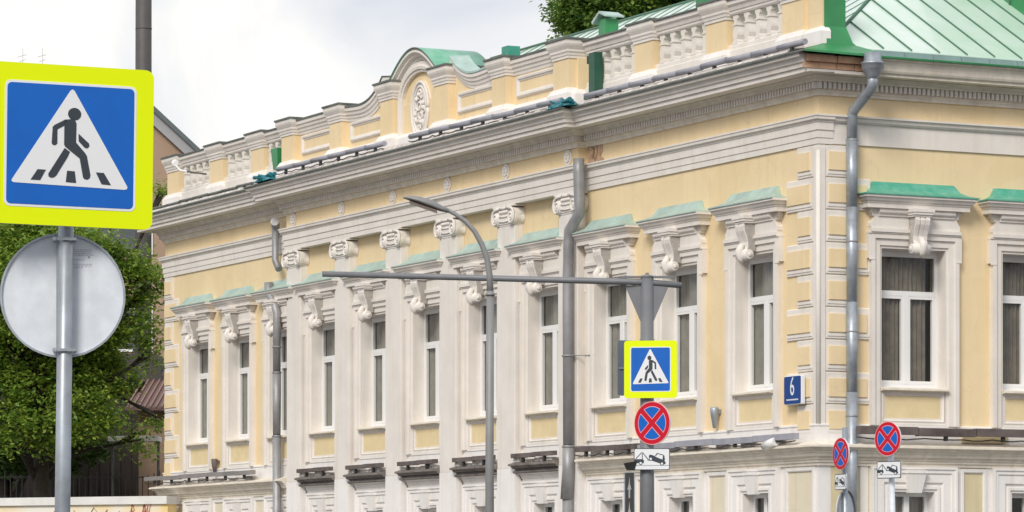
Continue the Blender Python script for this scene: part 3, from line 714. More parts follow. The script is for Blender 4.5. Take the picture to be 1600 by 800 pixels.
# vents on the roof
def vent(x, y, z0, z1, wd, capk, m_=GREEN):
    m = MB(); m.frustum([(-wd,-wd,0),(wd,-wd,0),(wd,wd,0),(-wd,wd,0)], [(-wd*.85,-wd*.85,z1-z0),(wd*.85,-wd*.85,z1-z0),(wd*.85,wd*.85,z1-z0),(-wd*.85,wd*.85,z1-z0)])
    o = m.build('roof_vent', m_, M_, (x, y, z0))
    if capk:
        c = MB(); h = z1-z0; c.prism([(-wd*1.9,h-.02),(0,h+.16),(wd*1.5,h+.05),(wd*1.5,h+.02),(0,h+.11),(-wd*1.7,h-.08)], -wd*1.3, wd*1.3); c.build('vent_cap', MINT, o)
    return o
vent(-9.35, .75, 11.3, 12.95, .17, True); vent(-13.45, .6, 11.3, 12.93, .17, False, mat('vent_teal_green', (.05, .30, .22), .45, var=.3, vscale=4)); vent(-5.40, .75, 11.3, 13.4, .15, False)
# green ducts in front of the balustrade
MB().box(-.12, .12, -.09, .09, 0, .86).build('rain_duct', DGRN, M_, (-8.10, -.20, 11.2))
MB().box(-.28, -.02, -.12, .12, 0, .12).build('rain_duct', DGRN, M_, (-8.10, -.20, 11.16))
m = MB(); m.frustum([(-.13,-.1,0),(.13,-.1,0),(.13,.1,0),(-.13,.1,0)], [(-.20,-.14,.5),(.20,-.14,.5),(.20,.14,.5),(-.20,.14,.5)]); m.build('rain_duct', GREEN, M_, (-23.95, -.25, 11.35))
MB().box(-8.55, -8.25, -.16, -.04, 11.9, 12.05).build('hole_shade', BLK, M_)  # black block standing in for the shade inside a hole
for (x, y, z, s_) in ((-8.35, -.82, 10.98, 1), (-23.35, -.86, 11.0, .9)):
    m = MB(); m.smooth = False; rr = random.Random(int(-x))
    for k in range(7):
        a = [(rr.uniform(-.5,.5)*s_, rr.uniform(-.12,.1), rr.uniform(0,.16)) for _ in range(2)]
        m.tube([a[0], a[1]], [.05, .02], 6)
    m.frustum([(-.5,-.1,0),(.5,-.1,0),(.5,.12,0),(-.5,.12,0)], [(-.3,-.04,.09),(.3,-.02,.10),(.3,.1,.12),(-.3,.1,.1)])
    m.build('gutter_outlet', TEAL, M_, (x, y, z))
# peeled plaster near the portico end
m = MB(); m.prism([(-8.78,9.97),(-8.42,9.97),(-8.10,9.99),(-8.26,10.06),(-8.16,10.16),(-8.22,10.31),(-8.80,10.31)], -.02, .01); m.build('bare_plaster_patch', SCAR, M_)
m.__init__(); m.tube([(-8.7,-.03,10.28),(-8.5,-.04,10.2),(-8.55,-.03,10.05)], .03, 6); m.tube([(-8.4,-.03,10.29),(-8.38,-.04,10.15),(-8.45,-.03,10.0)], .025, 6); m.build('loose_plaster', SCAR, M_)
# stripped ledge patch on side front
MB().box(.03, .115, 2.97, 4.15-.22, 4.17, 4.34).build('render_patch', YEL2, M_)

# ---- drainpipes
def clamp(o, p, r):
    m = MB(); m.lathe([(r+.004,-.02),(r+.014,-.015),(r+.014,.015),(r+.004,.02)], 14); m.build('pipe_clamp', PIPE, o, p)
m = MB(); rp = .096
x_ = .15
m.tube([(.84,.60,10.62),(.84,.60,10.42),(.80,.60,10.34),(x_+.05,.60,10.02),(x_,.60,9.93),(x_,.60,9.5)], rp, 14)
m.tube([(x_,.60,9.505),(x_,.60,8.3)], [rp+.012, rp+.004], 14); m.tube([(x_,.60,8.31),(x_,.60,6.6)], [rp+.01, rp], 14)
m.tube([(x_,.60,6.62),(x_,.60,5.0)], [rp+.012, rp+.002], 14); m.tube([(x_,.60,5.02),(x_,.60,2.2)], [rp+.01, rp], 14); m.tube([(x_,.60,2.22),(x_,.60,.5),(x_+.1,.6,.3),(x_+.3,.6,.2)], rp, 14)
d1 = m.build('drainpipe', GALV, M_)
fn_ = MB(); fn_.lathe([(.10,-.26),(.12,-.20),(.18,-.09),(.20,-.07),(.20,-.01),(.215,.0),(.215,.03),(.19,.04),(.16,.06),(.155,.20)], 18); fn_.build('rain_hopper', GALV, d1, (.84, .60, 10.76))
for z in (9.5, 7.7, 6.1, 4.6): clamp(d1, (x_, .60, z), rp)
m = MB(); y_ = -.34
m.tube([(-8.55,y_,10.02),(-8.55,y_,9.75),(-8.52,y_,9.2),(-8.50,y_,8.95),(-8.90,y_-.03,8.62),(-8.93,y_-.03,8.4),(-8.93,y_-.03,8.05),(-9.0,y_-.01,7.75),(-9.0,y_-.01,7.2),(-9.0,y_,4.35)], [.115,.112,.112,.108,.108,.108,.108,.105,.105,.105], 14)
m.tube([(-9.0,y_,4.37),(-9.0,y_,3.9),(-9.04,y_-.02,3.3)], [.115,.12,.125], 14); m.tube([(-9.03,y_,3.32),(-9.05,y_,.5)], .105, 14)
d2 = m.build('drainpipe', PIPE, M_)
for z in (6.15, 4.35): clamp(d2, (-9.0, y_, z), .115); MB().tube([(-9.0,y_,z),(-8.45,-.02,z)], .01, 6).build('clamp_arm', PIPE, d2)
m = MB(); y_ = -.24
m.tube([(-24.02,y_-.1,10.14),(-24.2,y_,10.08),(-24.22,y_,9.9),(-24.22,y_,9.25),(-24.0,y_,9.02)], [.10,.10,.082,.082,.082], 12)
d3 = m.build('drainpipe', PIPE, M_)
m = MB(); m.tube([(-24.62,y_,8.75),(-24.6,y_,8.5),(-24.2,y_-.02,8.18),(-24.13,y_,8.0),(-24.13,y_,6.6)], [.11,.10,.092,.092,.092], 12)
m.tube([(-24.13,y_,6.62),(-24.13,y_,5.1)], [.103,.092], 12); m.tube([(-24.13,y_,5.12),(-24.13,y_,.4)], [.103,.092], 12)
d4 = m.build('drainpipe', PIPE, M_)
for z in (7.2, 6.6, 5.1): clamp(d4, (-24.13, y_, z), .10)

# ================================================================== FITTINGS ON THE MANSION
def light_run(pts, segs, rad, label, name='tube_light', m_=TUBE, cable=True, sq=False):
    a, b = Vector(pts[0]), Vector(pts[1]); L = (b-a).length; d = (b-a).normalized()
    t = thing(name, label, 'facade light', tuple(a), 0, 'linear facade lights on the mansion ledges')
    rr = random.Random(int(L*100)); al = abs(d.x) > abs(d.y)
    for k in range(segs):
        p0 = d*(L*k/segs+.008); p1 = d*(L*(k+1)/segs-.008); dz = rr.uniform(-.012, .012)
        m = MB()
        if sq: q0, q1 = (p0.x, p1.x) if al else (p0.y, p1.y); (m.box(q0, q1, -rad, rad, -rad+dz, rad+dz) if al else m.box(-rad, rad, q0, q1, -rad+dz, rad+dz))
        else: m.tube([p0+Vector((0,0,dz)), p1+Vector((0,0,dz+rr.uniform(-.01,.01)))], rad, 10)
        m.build('light_tube', m_, t)
        q = d*(L*(k+.5)/segs); b2 = MB(); b2.box(-.03, .03, -.03, .03, -rad-.09, -rad*.5); b2.build('bracket', BLK, t, tuple(q))
    if cable:
        c = []; n = segs*6
        for k in range(n+1): c.append(tuple(d*(L*k/n)+Vector((0, -.03, -rad-.035-.03*abs(math.sin(k*.9))-rr.uniform(0,.02)))))
        MB().tube(c, .012, 5).build('cable', BLK, t)
    return t
light_run(((-7.9,-.52,11.16),(.42,-.52,11.15)), 9, .055, 'grey tube light along the cornice between the portico and the right corner')
light_run(((-15.6,-.74,11.20),(-8.5,-.74,11.14)), 7, .055, 'grey tube light along the cornice right of the arched pediment')
light_run(((-22.9,-.74,11.22),(-16.9,-.74,11.20)), 6, .055, 'grey tube light along the cornice left of the arched pediment')
light_run(((-31.6,-.50,11.12),(-24.1,-.50,11.13)), 8, .035, 'thin light strip along the cornice at the far left wing', m_=EDGE)
light_run(((-8.75,-.30,4.27),(-6.1,-.30,4.25)), 3, .05, 'brown light bar above the belt ledge just right of the portico', m_=BAR, sq=True)
light_run(((-6.1,-.30,4.24),(-.25,-.30,4.27)), 4, .055, 'grey light bar above the belt ledge behind the crossing sign pole', sq=True)
light_run(((.32,.62,4.34),(.32,8.0,4.34)), 6, .07, 'dark brown light bar above the belt ledge on the side front', m_=BAR, sq=True)
light_run(((-32.6,-.30,4.30),(-25.4,-.30,4.28)), 6, .05, 'grey light bar above the belt ledge on the far left wing', m_=mat('weathered_grey_bar', (.28,.26,.25), .6, var=.3), sq=True)
lab5 = ['first and nearest bay right of centre, beside the drainpipe', 'second bay from the drainpipe', 'middle bay, behind the street lamp', 'fourth bay from the drainpipe', 'fifth and farthest bay from the drainpipe']
for i in range(5):
    light_run(((PC[i+1]+.44,-.27,4.24),(PC[i]-.42,-.27,4.23)), 2, .045, 'dark light bar between portico pilasters, '+lab5[i], m_=BAR, cable=False, sq=True)
# house number
hn = thing('house_number_sign', 'dark blue house number plate reading 6 near the building corner', 'number sign', (-.62, -.075, 4.82))
bevel(MB().box(-.30, .30, -.09, 0, 0, .52).build('plate', SWH, hn), .02)
MB().prism(rrect(-.285, .285, .015, .505, .03), -.097, -.09).build('plate_face', NBL, hn)
def text(s_, size, x, y, z, parent, m_, name='lettering'):
    c = bpy.data.curves.new(name, 'FONT'); c.body = s_; c.size = size; c.extrude = .002; c.align_x = 'CENTER'; c.align_y = 'CENTER'
    o = bpy.data.objects.new(name+'_tmp', c); scene.collection.objects.link(o)
    bpy.context.view_layer.update(); dg = bpy.context.evaluated_depsgraph_get()
    me = bpy.data.meshes.new_from_object(o.evaluated_get(dg)); bpy.data.objects.remove(o)
    me.materials.clear(); me.materials.append(m_)
    q = link(name, me, parent, (x, y, z), (R(90), 0, 0)); return q
t6 = text('6', .47, 0, -.0995, .31, hn, SWH, 'digit'); t6.scale = (.68, 1.0, 1)
ln = MB(); rr = random.Random(2); xx = -.2
while xx < .2:
    ww = rr.uniform(.012, .022); ln.box(xx, xx+ww, -.0995, -.097, .075, .10); xx += ww+.008
ln.build('street_name_line', SWH, hn)
# wall floodlights / cameras
def flood(loc, rotz, label, m_=GALV):
    t = thing('wall_floodlight', label, 'floodlight', loc, rotz)
    m = MB(); m.lathe([(.03,-.36),(.075,-.10),(.085,0),(.07,.03)], 12); m.build('housing', m_, t, (0,-.12,.25))
    MB().box(-.05,.05,-.12,0,.16,.24).build('mount', m_, t); return t
flood((-3.52,-.0,4.62), 0, 'small grey cone-shaped wall light on the yellow wall left of the corner window')
t = flood((-28.35,-.0,4.42), 0, 'small brown wall light between the two farthest left windows', BAR)
cmx = thing('security_camera', 'white security camera on the belt ledge below the house number', 'camera', (-1.05, -.30, 4.10))
MB().tube([(-.22,-.05,.0),(.12,-.03,.07)], [.085,.08], 12).build('camera_body', PVC, cmx); MB().tube([(-.23,-.05,-.002),(-.27,-.06,-.01)], [.05,.06], 10).build('lens', BLK, cmx); MB().box(.12,.26,-.03,.03,.05,.12).build('mount', BAR, cmx)
sp = thing('parapet_spotlight', 'white spotlight on a bracket fixed to the far left balustrade post', 'spotlight', (-28.9, -.12, 11.75))
MB().tube([(0,0,0),(-.5,-.3,.10)], .022, 8).build('arm', BAR, sp); MB().lathe([(.02,-.05),(.09,-.03),(.10,.03),(.06,.04)], 14, axis='x').build('lamp_head', PVC, sp, (-.95,-.45,.34))
MB().tube([(-.5,-.3,.10),(-.75,-.38,.14),(-.95,-.45,.30)], .025, 8).build('elbow', PVC, sp)

# ================================================================== SIGNS
def layer(poly, y, m_, parent, name, th=.002): return MB().prism(poly, y-th, y).build(name, m_, parent)
# figure of the crossing sign, coordinates in blue-square units (0..1, z up)
def N(x, y):
    u = (x-45)/427.0; v = (y-(163+27*u))/(440-10*u); return (u-.5, .5-v)
FIG = dict(
 tri=[(255,196),(262,191),(269,196),(452,541),(450,549),(442,551),(68,527),(62,522),(63,516)],
 head=None,
 front_arm=[(245,301),(236,301),(203,319),(197,326),(194,385),(199,392),(208,392),(213,386),(213,335),(236,322)],
 body=[(236,300),(262,298),(273,304),(277,315),(276,382),(307,420),(313,430),(326,500),(324,510),(316,516),(306,514),(301,508),(289,440),(240,398),(236,390)],
 rear_leg=[(238,402),(256,416),(248,436),(211,502),(203,509),(193,510),(185,505),(184,495)],
 back_arm=[(284,350),(320,386),(321,396),(315,403),(306,402),(285,378)],
 b1=[(148,479),(176,481),(157,519),(125,517)], b2=[(247,484),(273,486),(278,528),(243,525)], b3=[(344,489),(371,491),(396,535),(364,532)])
def crossing_sign(label, loc, rotz, wY, hY, wB, hB, mir=1, group=None, roll=0):
    t = thing('pedestrian_crossing_sign', label, 'traffic sign', loc, rotz); t.rotation_euler = (0, roll, rotz)
    MB().prism(rrect(-wY/2, wY/2, -hY/2, hY/2, .05), -.0, .022).build('backing', SBACK, t)
    layer(rrect(-wY/2, wY/2, -hY/2, hY/2, .05), -.0, SGY, t, 'yellow_border', .003)
    layer(rrect(-wB/2-.014, wB/2+.014, -hB/2-.014, hB/2+.014, .035), -.003, SWH, t, 'white_edge')
    layer(rrect(-wB/2, wB/2, -hB/2, hB/2, .026), -.005, SBL, t, 'blue_field')
    k = lambda pts: [(mir*N(*p)[0]*wB, N(*p)[1]*hB) for p in pts]
    layer(k(FIG['tri']), -.007, SWH, t, 'white_triangle')
    hx, hz = N(270, 280); layer(circ(mir*hx*wB, hz*hB, .052*wB, 24, .052*hB), -.009, SBK, t, 'walker_head')
    fg = MB()
    for key in ('front_arm','body','rear_leg','back_arm'): fg.prism(k(FIG[key]), -.011, -.009)
    fg.build('walking_figure', SBK, t)
    for key in ('b1','b2','b3'): layer(k(FIG[key]), -.009, SBK, t, 'stripe')
    return t
px = 21/FPX
def mast(name, label, cat, base, top, r0, r1, m_, seg=18):
    t = thing(name, label, cat, (base.x, base.y, 0)); MB().tube([(0,0,0), top-Vector((base.x,base.y,0))], [r0, r1], seg).build('shaft', m_, t); return t
b0 = W(90.5, 1342, 21.12); b0.z = 0.14
pole1 = mast('sign_pole', 'galvanised steel pole on the left carrying the large crossing sign', 'sign pole', b0, W(106, 150, 21.12), .046, .044, GALV)
lean = R(.75)
s1 = crossing_sign('large yellow-bordered pedestrian crossing sign nearest the camera at left', tuple(W(110, 228, 21.0)), FACE+R(20), .965, .913, .735, .686, 1, roll=lean)
for dz in (-.2, .2): MB().box(-.07, .07, .022, .13, dz-.02, dz+.02).build('clamp', GALV, s1)
ds = thing('round_sign_back', 'grey back of a round traffic sign clamped behind the left pole', 'traffic sign', tuple(W(98, 462, 21.19)), FACE+R(8))
MB().prism(circ(0, 0, .352, 48), 0, .012).build('disc', SBACK, ds)
MB().sweep(circ(0, 0, .352, 48), [(0,0),(.006,0),(.006,-.016),(-.006,-.016),(-.006,0)], lambda a, b, c: (a, c, b), closed=True).build('rim', GALV, ds)
MB().box(-.037, -.017, -.03, 0, -.35, .35).build('stiffener', GALV, ds)
for dz in (.315, -.318):
    m = MB(); m.box(-.055, .075, -.13, -.12, dz-.008, dz+.008); m.box(-.055, -.045, -.12, -.01, dz-.008, dz+.008); m.box(.065, .075, -.12, -.01, dz-.008, dz+.008)
    m.lathe([(.012,-.14),(.012,-.13)], 8, (-.05,0,dz), 'y'); m.build('clamp', GALV, ds)
st_ = MB(); rr = random.Random(5)
for k, z in enumerate((.262,.252,.242,.232,.205,.180,.170,.160)):
    xx = .05
    while xx < .165-(.05 if k in (4,7) else 0):
        ww = rr.uniform(.004,.014); st_.box(xx, xx+ww, -.0012, 0, z, z+.0035); xx += ww+.004
st_.lathe([(.006,-.0013),(.006,0)], 10, (.055,0,.225), 'y'); st_.lathe([(.006,-.0013),(.006,0)], 10, (.15,0,.222), 'y')
st_.build('printed_sticker', PNK, ds)
# traffic mast with long arm
b1 = W(1011, 914, 60); mz = W(1011, 434, 60).z
tm = thing('signal_mast', 'thick grey steel mast with a long horizontal arm across the facade', 'mast', (b1.x, b1.y, 0), FACE)
MB().tube([(0,0,.1),(0,0,mz)], [.125,.105], 20).build('shaft', MAST, tm)
MB().lathe([(.108,0),(.115,.005),(.115,.03),(.03,.05),(.03,.08)], 16).build('shaft_cap', MAST, tm, (0,0,mz))
MB().tube([(0,0,W(1011,530,60).z),(0,0,W(1011,534,60).z)], .12, 18).build('collar', MAST, tm)
za, zb_ = W(1065, 446, 60).z, W(508, 429.5, 60).z
MB().tube([((1065-1011)/96.25, 0, za), (0,0,W(1011,441,60).z), ((508-1011)/96.25, -.9, zb_-.06)], [.05,.052,.046], 16).build('arm', MAST, tm)
gz = W(1011, 444, 60).z
g = MB(); g.prism([(-.36,gz-.02),(-.10,gz-.02),(-.10,gz-.62)], -.02, .02); g.prism([(.10,gz-.02),(.36,gz-.02),(.10,gz-.62)], -.02, .02); g.box(-.42, .42, -.06, .06, gz+.10, gz+.13); g.build('gusset', MAST, tm)
s2 = crossing_sign('small yellow-bordered pedestrian crossing sign on the signal mast', tuple(W(1016.5, 577, 59.8)), FACE-R(8), .86, .93, .63, .70, -1)
for dz in (-.2,.2): MB().box(-.12,.12,.022,.12,dz-.02,dz+.02).build('clamp', GALV, s2)
bs = thing('square_sign', 'blue-grey back of a square sign sticking out left of the small crossing sign', 'traffic sign', tuple(W(976, 575, 60.15)), FACE+R(20))
MB().prism(rrect(-.12, .45, -.45, .45, .05), 0, .02).build('plate', mat('slate_sign_back', (.13,.16,.21), .5), bs); MB().box(-.10,.4,-.02,0,-.02,.01).build('stiffener', GALV, bs)
def no_stop(label, loc, rotz, r, roll=0):
    t = thing('no_stopping_sign', label, 'traffic sign', loc, rotz)
    MB().prism(circ(0,0,r,40), 0, .018).build('backing', SBACK, t)
    layer(circ(0,0,r,40), 0, SPK, t, 'rim', .002); layer(circ(0,0,r*.965,40), -.002, SRD, t, 'red_ring')
    w_ = .085; lay = MB(); e = MB()
    for k in range(4):
        a0 = R(90*k)
        def seg(rr_, off):
            th = math.asin(min(.9, off/rr_)); A0, A1 = a0-R(45)+th, a0+R(45)-th
            p = [(rr_*math.cos(A0+(A1-A0)*i/10), rr_*math.sin(A0+(A1-A0)*i/10)) for i in range(11)]
            q = off*math.sqrt(2); p.append((q*math.cos(a0), q*math.sin(a0))); return p
        e.prism(seg(r*.775, r*.115), -.005, -.004); lay.prism(seg(r*.745, r*.145), -.007, -.005)
    e.build('white_outline', SPK, t); lay.build('blue_field', SBL, t)
    return t
def tow_plate(label, loc, rotz, w_, h_):
    t = thing('tow_away_plate', label, 'traffic sign', loc, rotz)
    MB().prism(rrect(-w_/2, w_/2, -h_/2, h_/2, .03), 0, .015).build('backing', SBACK, t)
    layer(rrect(-w_/2, w_/2, -h_/2, h_/2, .03), 0, SBK, t, 'border'); i = .012
    layer(rrect(-w_/2+i, w_/2-i, -h_/2+i, h_/2-i, .022), -.002, SWH, t, 'white_field')
    S = lambda pts: [((x/284-.5)*w_, (.5-y/178)*h_) for x, y in pts]      # plate drawn in a 284 x 178 frame
    m = MB(); y = -.004
    P = lambda pts: m.prism(S(pts), y-.002, y)
    P([(2,88),(70,88),(80,98),(80,120),(2,120)]); P([(12,84),(62,30),(66,34),(20,86)]); P([(64,40),(70,40),(70,90),(64,90)]); P([(66,34),(72,32),(118,92),(112,96)])
    P([(108,94),(146,94),(146,100),(108,100)]); P([(118,62),(128,50),(160,60),(182,74),(240,98),(252,118),(248,130),(228,132),(150,104),(122,88)])
    P([(166,62),(178,60),(186,46),(230,58),(226,96),(246,100),(242,62),(232,52),(184,38),(178,44)])
    P([(2,138),(278,138),(278,141),(2,141)])
    m.build('tow_truck_pictogram', SBK, t)
    wh = MB(); sx = w_/284
    for cx, cz in ((54,120),(134,86),(222,126)):
        q = S([(cx,cz)])[0]; wh.prism(circ(q[0],q[1],15*sx,16), y-.003, y-.0022)
    wh.build('pictogram_wheels', SBK, t); wi = MB()
    for cx, cz in ((54,120),(134,86),(222,126)):
        q = S([(cx,cz)])[0]; wi.prism(circ(q[0],q[1],9*sx,16), y-.004, y-.0032)
    wi.build('pictogram_hubs', SWH, t); return t
no_stop('round no-stopping sign on the signal mast under the crossing sign', tuple(W(1019, 661, 59.8)), FACE-R(36), .352)
tow_plate('tow-away plate on the signal mast under the round sign', tuple(W(1018.5, 717.5, 59.8)), FACE-R(8), .585, .352)
# two small sign posts on the right
no_stop('round no-stopping sign on the thin post at the far right', tuple(W(1387, 685.5, 54.5)), FACE-R(47), .255)
tow_plate('tow-away plate on the thin post at the far right', tuple(W(1389, 734, 54.5)), FACE-R(44), .45, .255)
pb_ = W(1402, 1080, 54.65); pb_.z = .13
mast('sign_post', 'thin leaning grey post with a tow-away plate at far right', 'sign pole', pb_, W(1391, 668, 54.65), .046, .044, SBACK)
no_stop('narrow-looking round no-stopping sign beside the corner drainpipe', tuple(W(1313.5, 709, 57.7)), FACE-R(65), .252)
tow_plate('narrow-looking tow-away plate beside the corner drainpipe', tuple(W(1313.5, 753, 57.7)), FACE-R(64), .34, .25)
pb_ = W(1322, 1060, 57.85); pb_.z = .13
mast('sign_post', 'grey sign post standing in front of the corner drainpipe', 'sign pole', pb_, W(1320, 668, 57.85), .045, .043, GALV)
rb = thing('round_sign_back', 'grey back of a low round sign at the bottom edge near the corner drainpipe', 'traffic sign', tuple(W(1321, 801, 58.0)), FACE+R(62))
MB().prism(circ(0,0,.35,36), 0, .015).build('disc', SBACK, rb); MB().sweep(circ(0,0,.35,36), [(0,0),(.008,0),(.008,-.03),(-.006,-.03),(-.006,0)], lambda a,b,c:(a,c,b), closed=True).build('rim', MAST, rb)
# dark vertical panel with arrows, left of the mast
vp = thing('arrow_board', 'narrow black board with pale arrows left of the signal mast', 'traffic sign', tuple(W(983.5, 790, 59.9)), FACE-R(15))
MB().box(-.075, .075, 0, .04, -.6, .53).build('board', BLK, vp)
MB().sweep([(-.08,-.6),(-.08,.535),(.08,.535),(.08,-.6)], [(0,0),(0,.015),(-.012,.015),(-.012,0)], lambda a,b,c:(a,-c,b), closed=True).build('rim', GALV, vp)
for z in (.14, -.26, -.6):
    MB().prism([(-.012,z-.02),(.012,z-.02),(.014,z+.12),(.034,z+.12),(.010,z+.21),(0,z+.33),(-.010,z+.21),(-.034,z+.12),(-.014,z+.12)], -.006, -.001).build('arrow', mat('faded_arrow', (.33,.34,.35), .6) if z == .14 else bpy.data.materials['faded_arrow'], vp)
hd = thing('lamp_hood', 'black angular lamp hood just above the arrow board', 'lamp', tuple(W(985, 728, 59.9)), FACE)
MB().frustum([(-.06,-.06,-.07),(.07,-.06,-.07),(.07,.06,-.07),(-.06,.06,-.07)], [(-.11,-.10,.04),(.10,-.10,.075),(.10,.10,.075),(-.11,.10,.04)]).build('hood', BLK, hd)
MB().box(.09, .20, -.02, .02, -.02, .02).build('arm', BLK, hd)
# street lamp
lb = W(765, 914, 55)
lp = thing('street_lamp', 'grey street lamp with curved arm and flat head before the portico', 'street lamp', (lb.x, lb.y, 0), FACE)
L = lambda x, y, d=0: ((x-765)/105, d, W(765, y, 55).z)
MB().tube([(0,0,.1), L(765,700), L(766,455)], [.075,.062,.056], 16).build('shaft', LAMP, lp)
MB().tube([L(766,462), L(766,458)], .072, 14).build('collar', LAMP, lp)
cv = [(766,460),(765,430),(761,404),(753,382),(742,362),(728,346),(712,335),(697,327),(690,324)]
MB().tube([L(*p) for p in cv], [.052,.047,.044,.041,.038,.034,.031,.029,.028], 14).build('arm', LAMP, lp)
hx = [(700,329),(690,326),(675,320),(655,313),(640,309),(630,307)]
hr = [(.035,.05),(.06,.09),(.085,.15),(.075,.16),(.05,.13),(.012,.06)]
h = MB(); h.smooth = True; rings = []
for (x, y), (hz_, wy) in zip(hx, hr):
    c = L(x, y+2); rings.append([h.vert((c[0]+.25*hz_*math.sin(a*math.pi/6), wy*math.cos(a*math.pi/6), c[2]+hz_*(math.sin(a*math.pi/6) if math.sin(a*math.pi/6) > 0 else .35*math.sin(a*math.pi/6)))) for a in range(12)])
for i in range(5):
    for k in range(12): h.face([rings[i][k], rings[i][(k+1)%12], rings[i+1][(k+1)%12], rings[i+1][k]])
h.face(rings[0][::-1]); h.face(rings[-1]); h.build('lamp_head', LAMP, lp)
lens = MB(); a, b = L(683,329), L(640,314.5); lens.frustum([(a[0],-.10,a[2]-.035),(a[0],.10,a[2]-.035),(b[0],.09,b[2]-.03),(b[0],-.09,b[2]-.03)], [(a[0],-.10,a[2]),(a[0],.10,a[2]),(b[0],.09,b[2]),(b[0],-.09,b[2])]); lens.build('lamp_lens', mat('lamp_lens_brown', (.16,.11,.09), .3), lp)

# ================================================================== LEFT BACKGROUND
mb_ = W(223, 914, 119)
dp = thing('lighting_mast', 'dark thick mast rising out of frame behind the large crossing sign', 'mast', (mb_.x, mb_.y, 0), FACE)
MB().tube([(0,0,0),(.04,0,29)], [.285,.25], 20).build('shaft', DPOL, dp)
zc = W(223, 46, 119).z; MB().tube([(.03,0,zc),(.03,0,zc+.04)], .268, 18).build('joint', DPOL, dp)
# garden wall
wr, wl2 = W(262, 776, 92.5), W(-420, 784, 99)
dr = Vector((wl2.x-wr.x, wl2.y-wr.y, 0)); Lw = dr.length; aw = math.atan2(-dr.y, -dr.x)
gw = thing('garden_wall', 'yellow garden wall with white coping and faint graffiti at lower left', 'wall', (wl2.x, wl2.y, 0), aw)
hW = 3.63
def graf():
    m = mat('garden_wall_paint', (.74,.62,.34), .9, var=.1, vscale=1); n = m.node_tree; b = n.nodes['Principled BSDF']
    g = n.nodes.new('ShaderNodeNewGeometry'); t = n.nodes.new('ShaderNodeTexNoise'); t.inputs['Scale'].default_value = .55; t.inputs['Detail'].default_value = 2
    r = n.nodes.new('ShaderNodeValToRGB'); r.color_ramp.interpolation = 'LINEAR'; e = r.color_ramp.elements
    e[0].position = .40; e[0].color = (.78,.74,.66,1); e[1].position = .56; e[1].color = (.80,.60,.28,1)
    n.links.new(g.outputs['Position'], t.inputs['Vector']); n.links.new(t.outputs['Fac'], r.inputs[0]); n.links.new(r.outputs[0], b.inputs['Base Color']); return m
MB().box(0, Lw, 0, .4, 0, hW).build('wall_body', graf(), gw)
MB().box(-.05, Lw+.02, -.08, .48, hW, hW+.20).build('coping', mat('coping_white', (.74,.73,.70), .8, var=.15, vscale=2), gw)
gr = MB(); rr = random.Random(11)
def scr(m, x0, z0, n, s):
    p = [(x0, -.012, z0)]
    for k in range(n): p.append((p[-1][0]+rr.uniform(-.1,.2)*s, -.012, z0+rr.uniform(-.3,.3)*s))
    m.tube(p, .012, 4)
for k in range(7): scr(gr, Lw-3.6+k*.42, hW-.25, 6, .6)
gr.build('graffiti', mat('graffiti_grey', (.42,.40,.40), .9), gw)
gr2 = MB(); 
for k in range(3): scr(gr2, Lw-1.1+k*.16, hW-.22, 8, .9)
gr2.build('graffiti', mat('graffiti_red', (.70,.22,.14), .9), gw)
# gabled house behind
def frame_at(px_, Z): p = W(px_, 914, Z); return (p.x, p.y, 0)
hk = FPX/130
hs = thing('gabled_house', 'pinkish brown gabled house behind the dark mast at left', 'house', frame_at(190, 130), FACE)
ze, zp = 16.9, 19.25; hw_ = 2.55
pnk = mat('pinkish_render', (.38,.265,.19), .9, var=.12, vscale=.4, bump=.2, bscale=10)
wm = MB(); wm.prism([(-hw_,0),(hw_,0),(hw_,ze),(0,zp),(-hw_,ze)], 0, 14); wm.build('wall', pnk, hs)
rm = MB()
for s in (-1, 1): rm.prism([(0,zp+.02),(s*(hw_+.35),ze-.30),(s*(hw_+.35),ze-.10),(0,zp+.25)], -.4, 14.3)
rm.build('roof', mat('slate_grey_roof', (.10,.12,.13), .5, var=.2), hs)
fm = MB()
for s in (-1, 1): fm.prism([(0,zp-.45),(s*(hw_+.3),ze-.72),(s*(hw_+.33),ze-.28),(0,zp+.04)], -.25, -.02)
fm.build('bargeboard', mat('grey_bargeboard', (.33,.33,.34), .7), hs)
for k in range(4):
    f = MB(); f.box(-1.5, 1.1, -.06, 0, 3+k*3.4, 4.6+k*3.4); wo = f.build('window', PVC, hs); MB().box(-1.4, 1.0, -.07, -.06, 3.1+k*3.4, 4.5+k*3.4).build('pane', mat('far_glass', (.08,.09,.10), .1) if k == 0 else bpy.data.materials['far_glass'], wo)
# block whose aerials show above the big sign
ab_ = thing('apartment_block', 'far apartment block hidden behind the large crossing sign, with thin roof aerials', 'building', frame_at(20, 165), FACE)
zr = W(20, 125, 165).z
MB().box(-9, 3, 0, 12, 0, zr).build('wall', mat('far_block_render', (.50,.47,.42), .9, var=.1, vscale=.3), ab_)
MB().box(-9.2, 3.2, -.2, 12.2, zr, zr+.25).build('parapet', EDGE, ab_)
for k in range(4):
    for j in range(3):
        MB().box(-8+j*3.6, -6.4+j*3.6, -.04, 0, 3+k*4.2, 5+k*4.2).build('window', bpy.data.materials['far_glass'], ab_)
THN = mat('aerial_metal', (.45,.42,.42), .6)
for i, (xp, lab) in enumerate(((31, 'left one of two thin rooftop aerials above the large sign'), (62, 'right one of two thin rooftop aerials above the large sign'))):
    p = W(xp, 914, 165); a = thing('rooftop_aerial', lab, 'aerial', (p.x+DV[0], p.y+DV[1], zr+.25), FACE)
    zt2 = W(xp, 70, 165).z-zr-.25
    MB().tube([(0,0,0),(0,0,zt2)], .012, 5).build('rod', THN, a); m = MB()
    for k in range(3): m.tube([(-.22+.07*k,0,zt2-.40-.22*k),(.16-.05*k,.1,zt2-.28-.22*k)], .010, 4)
    m.build('crossbar', THN, a)
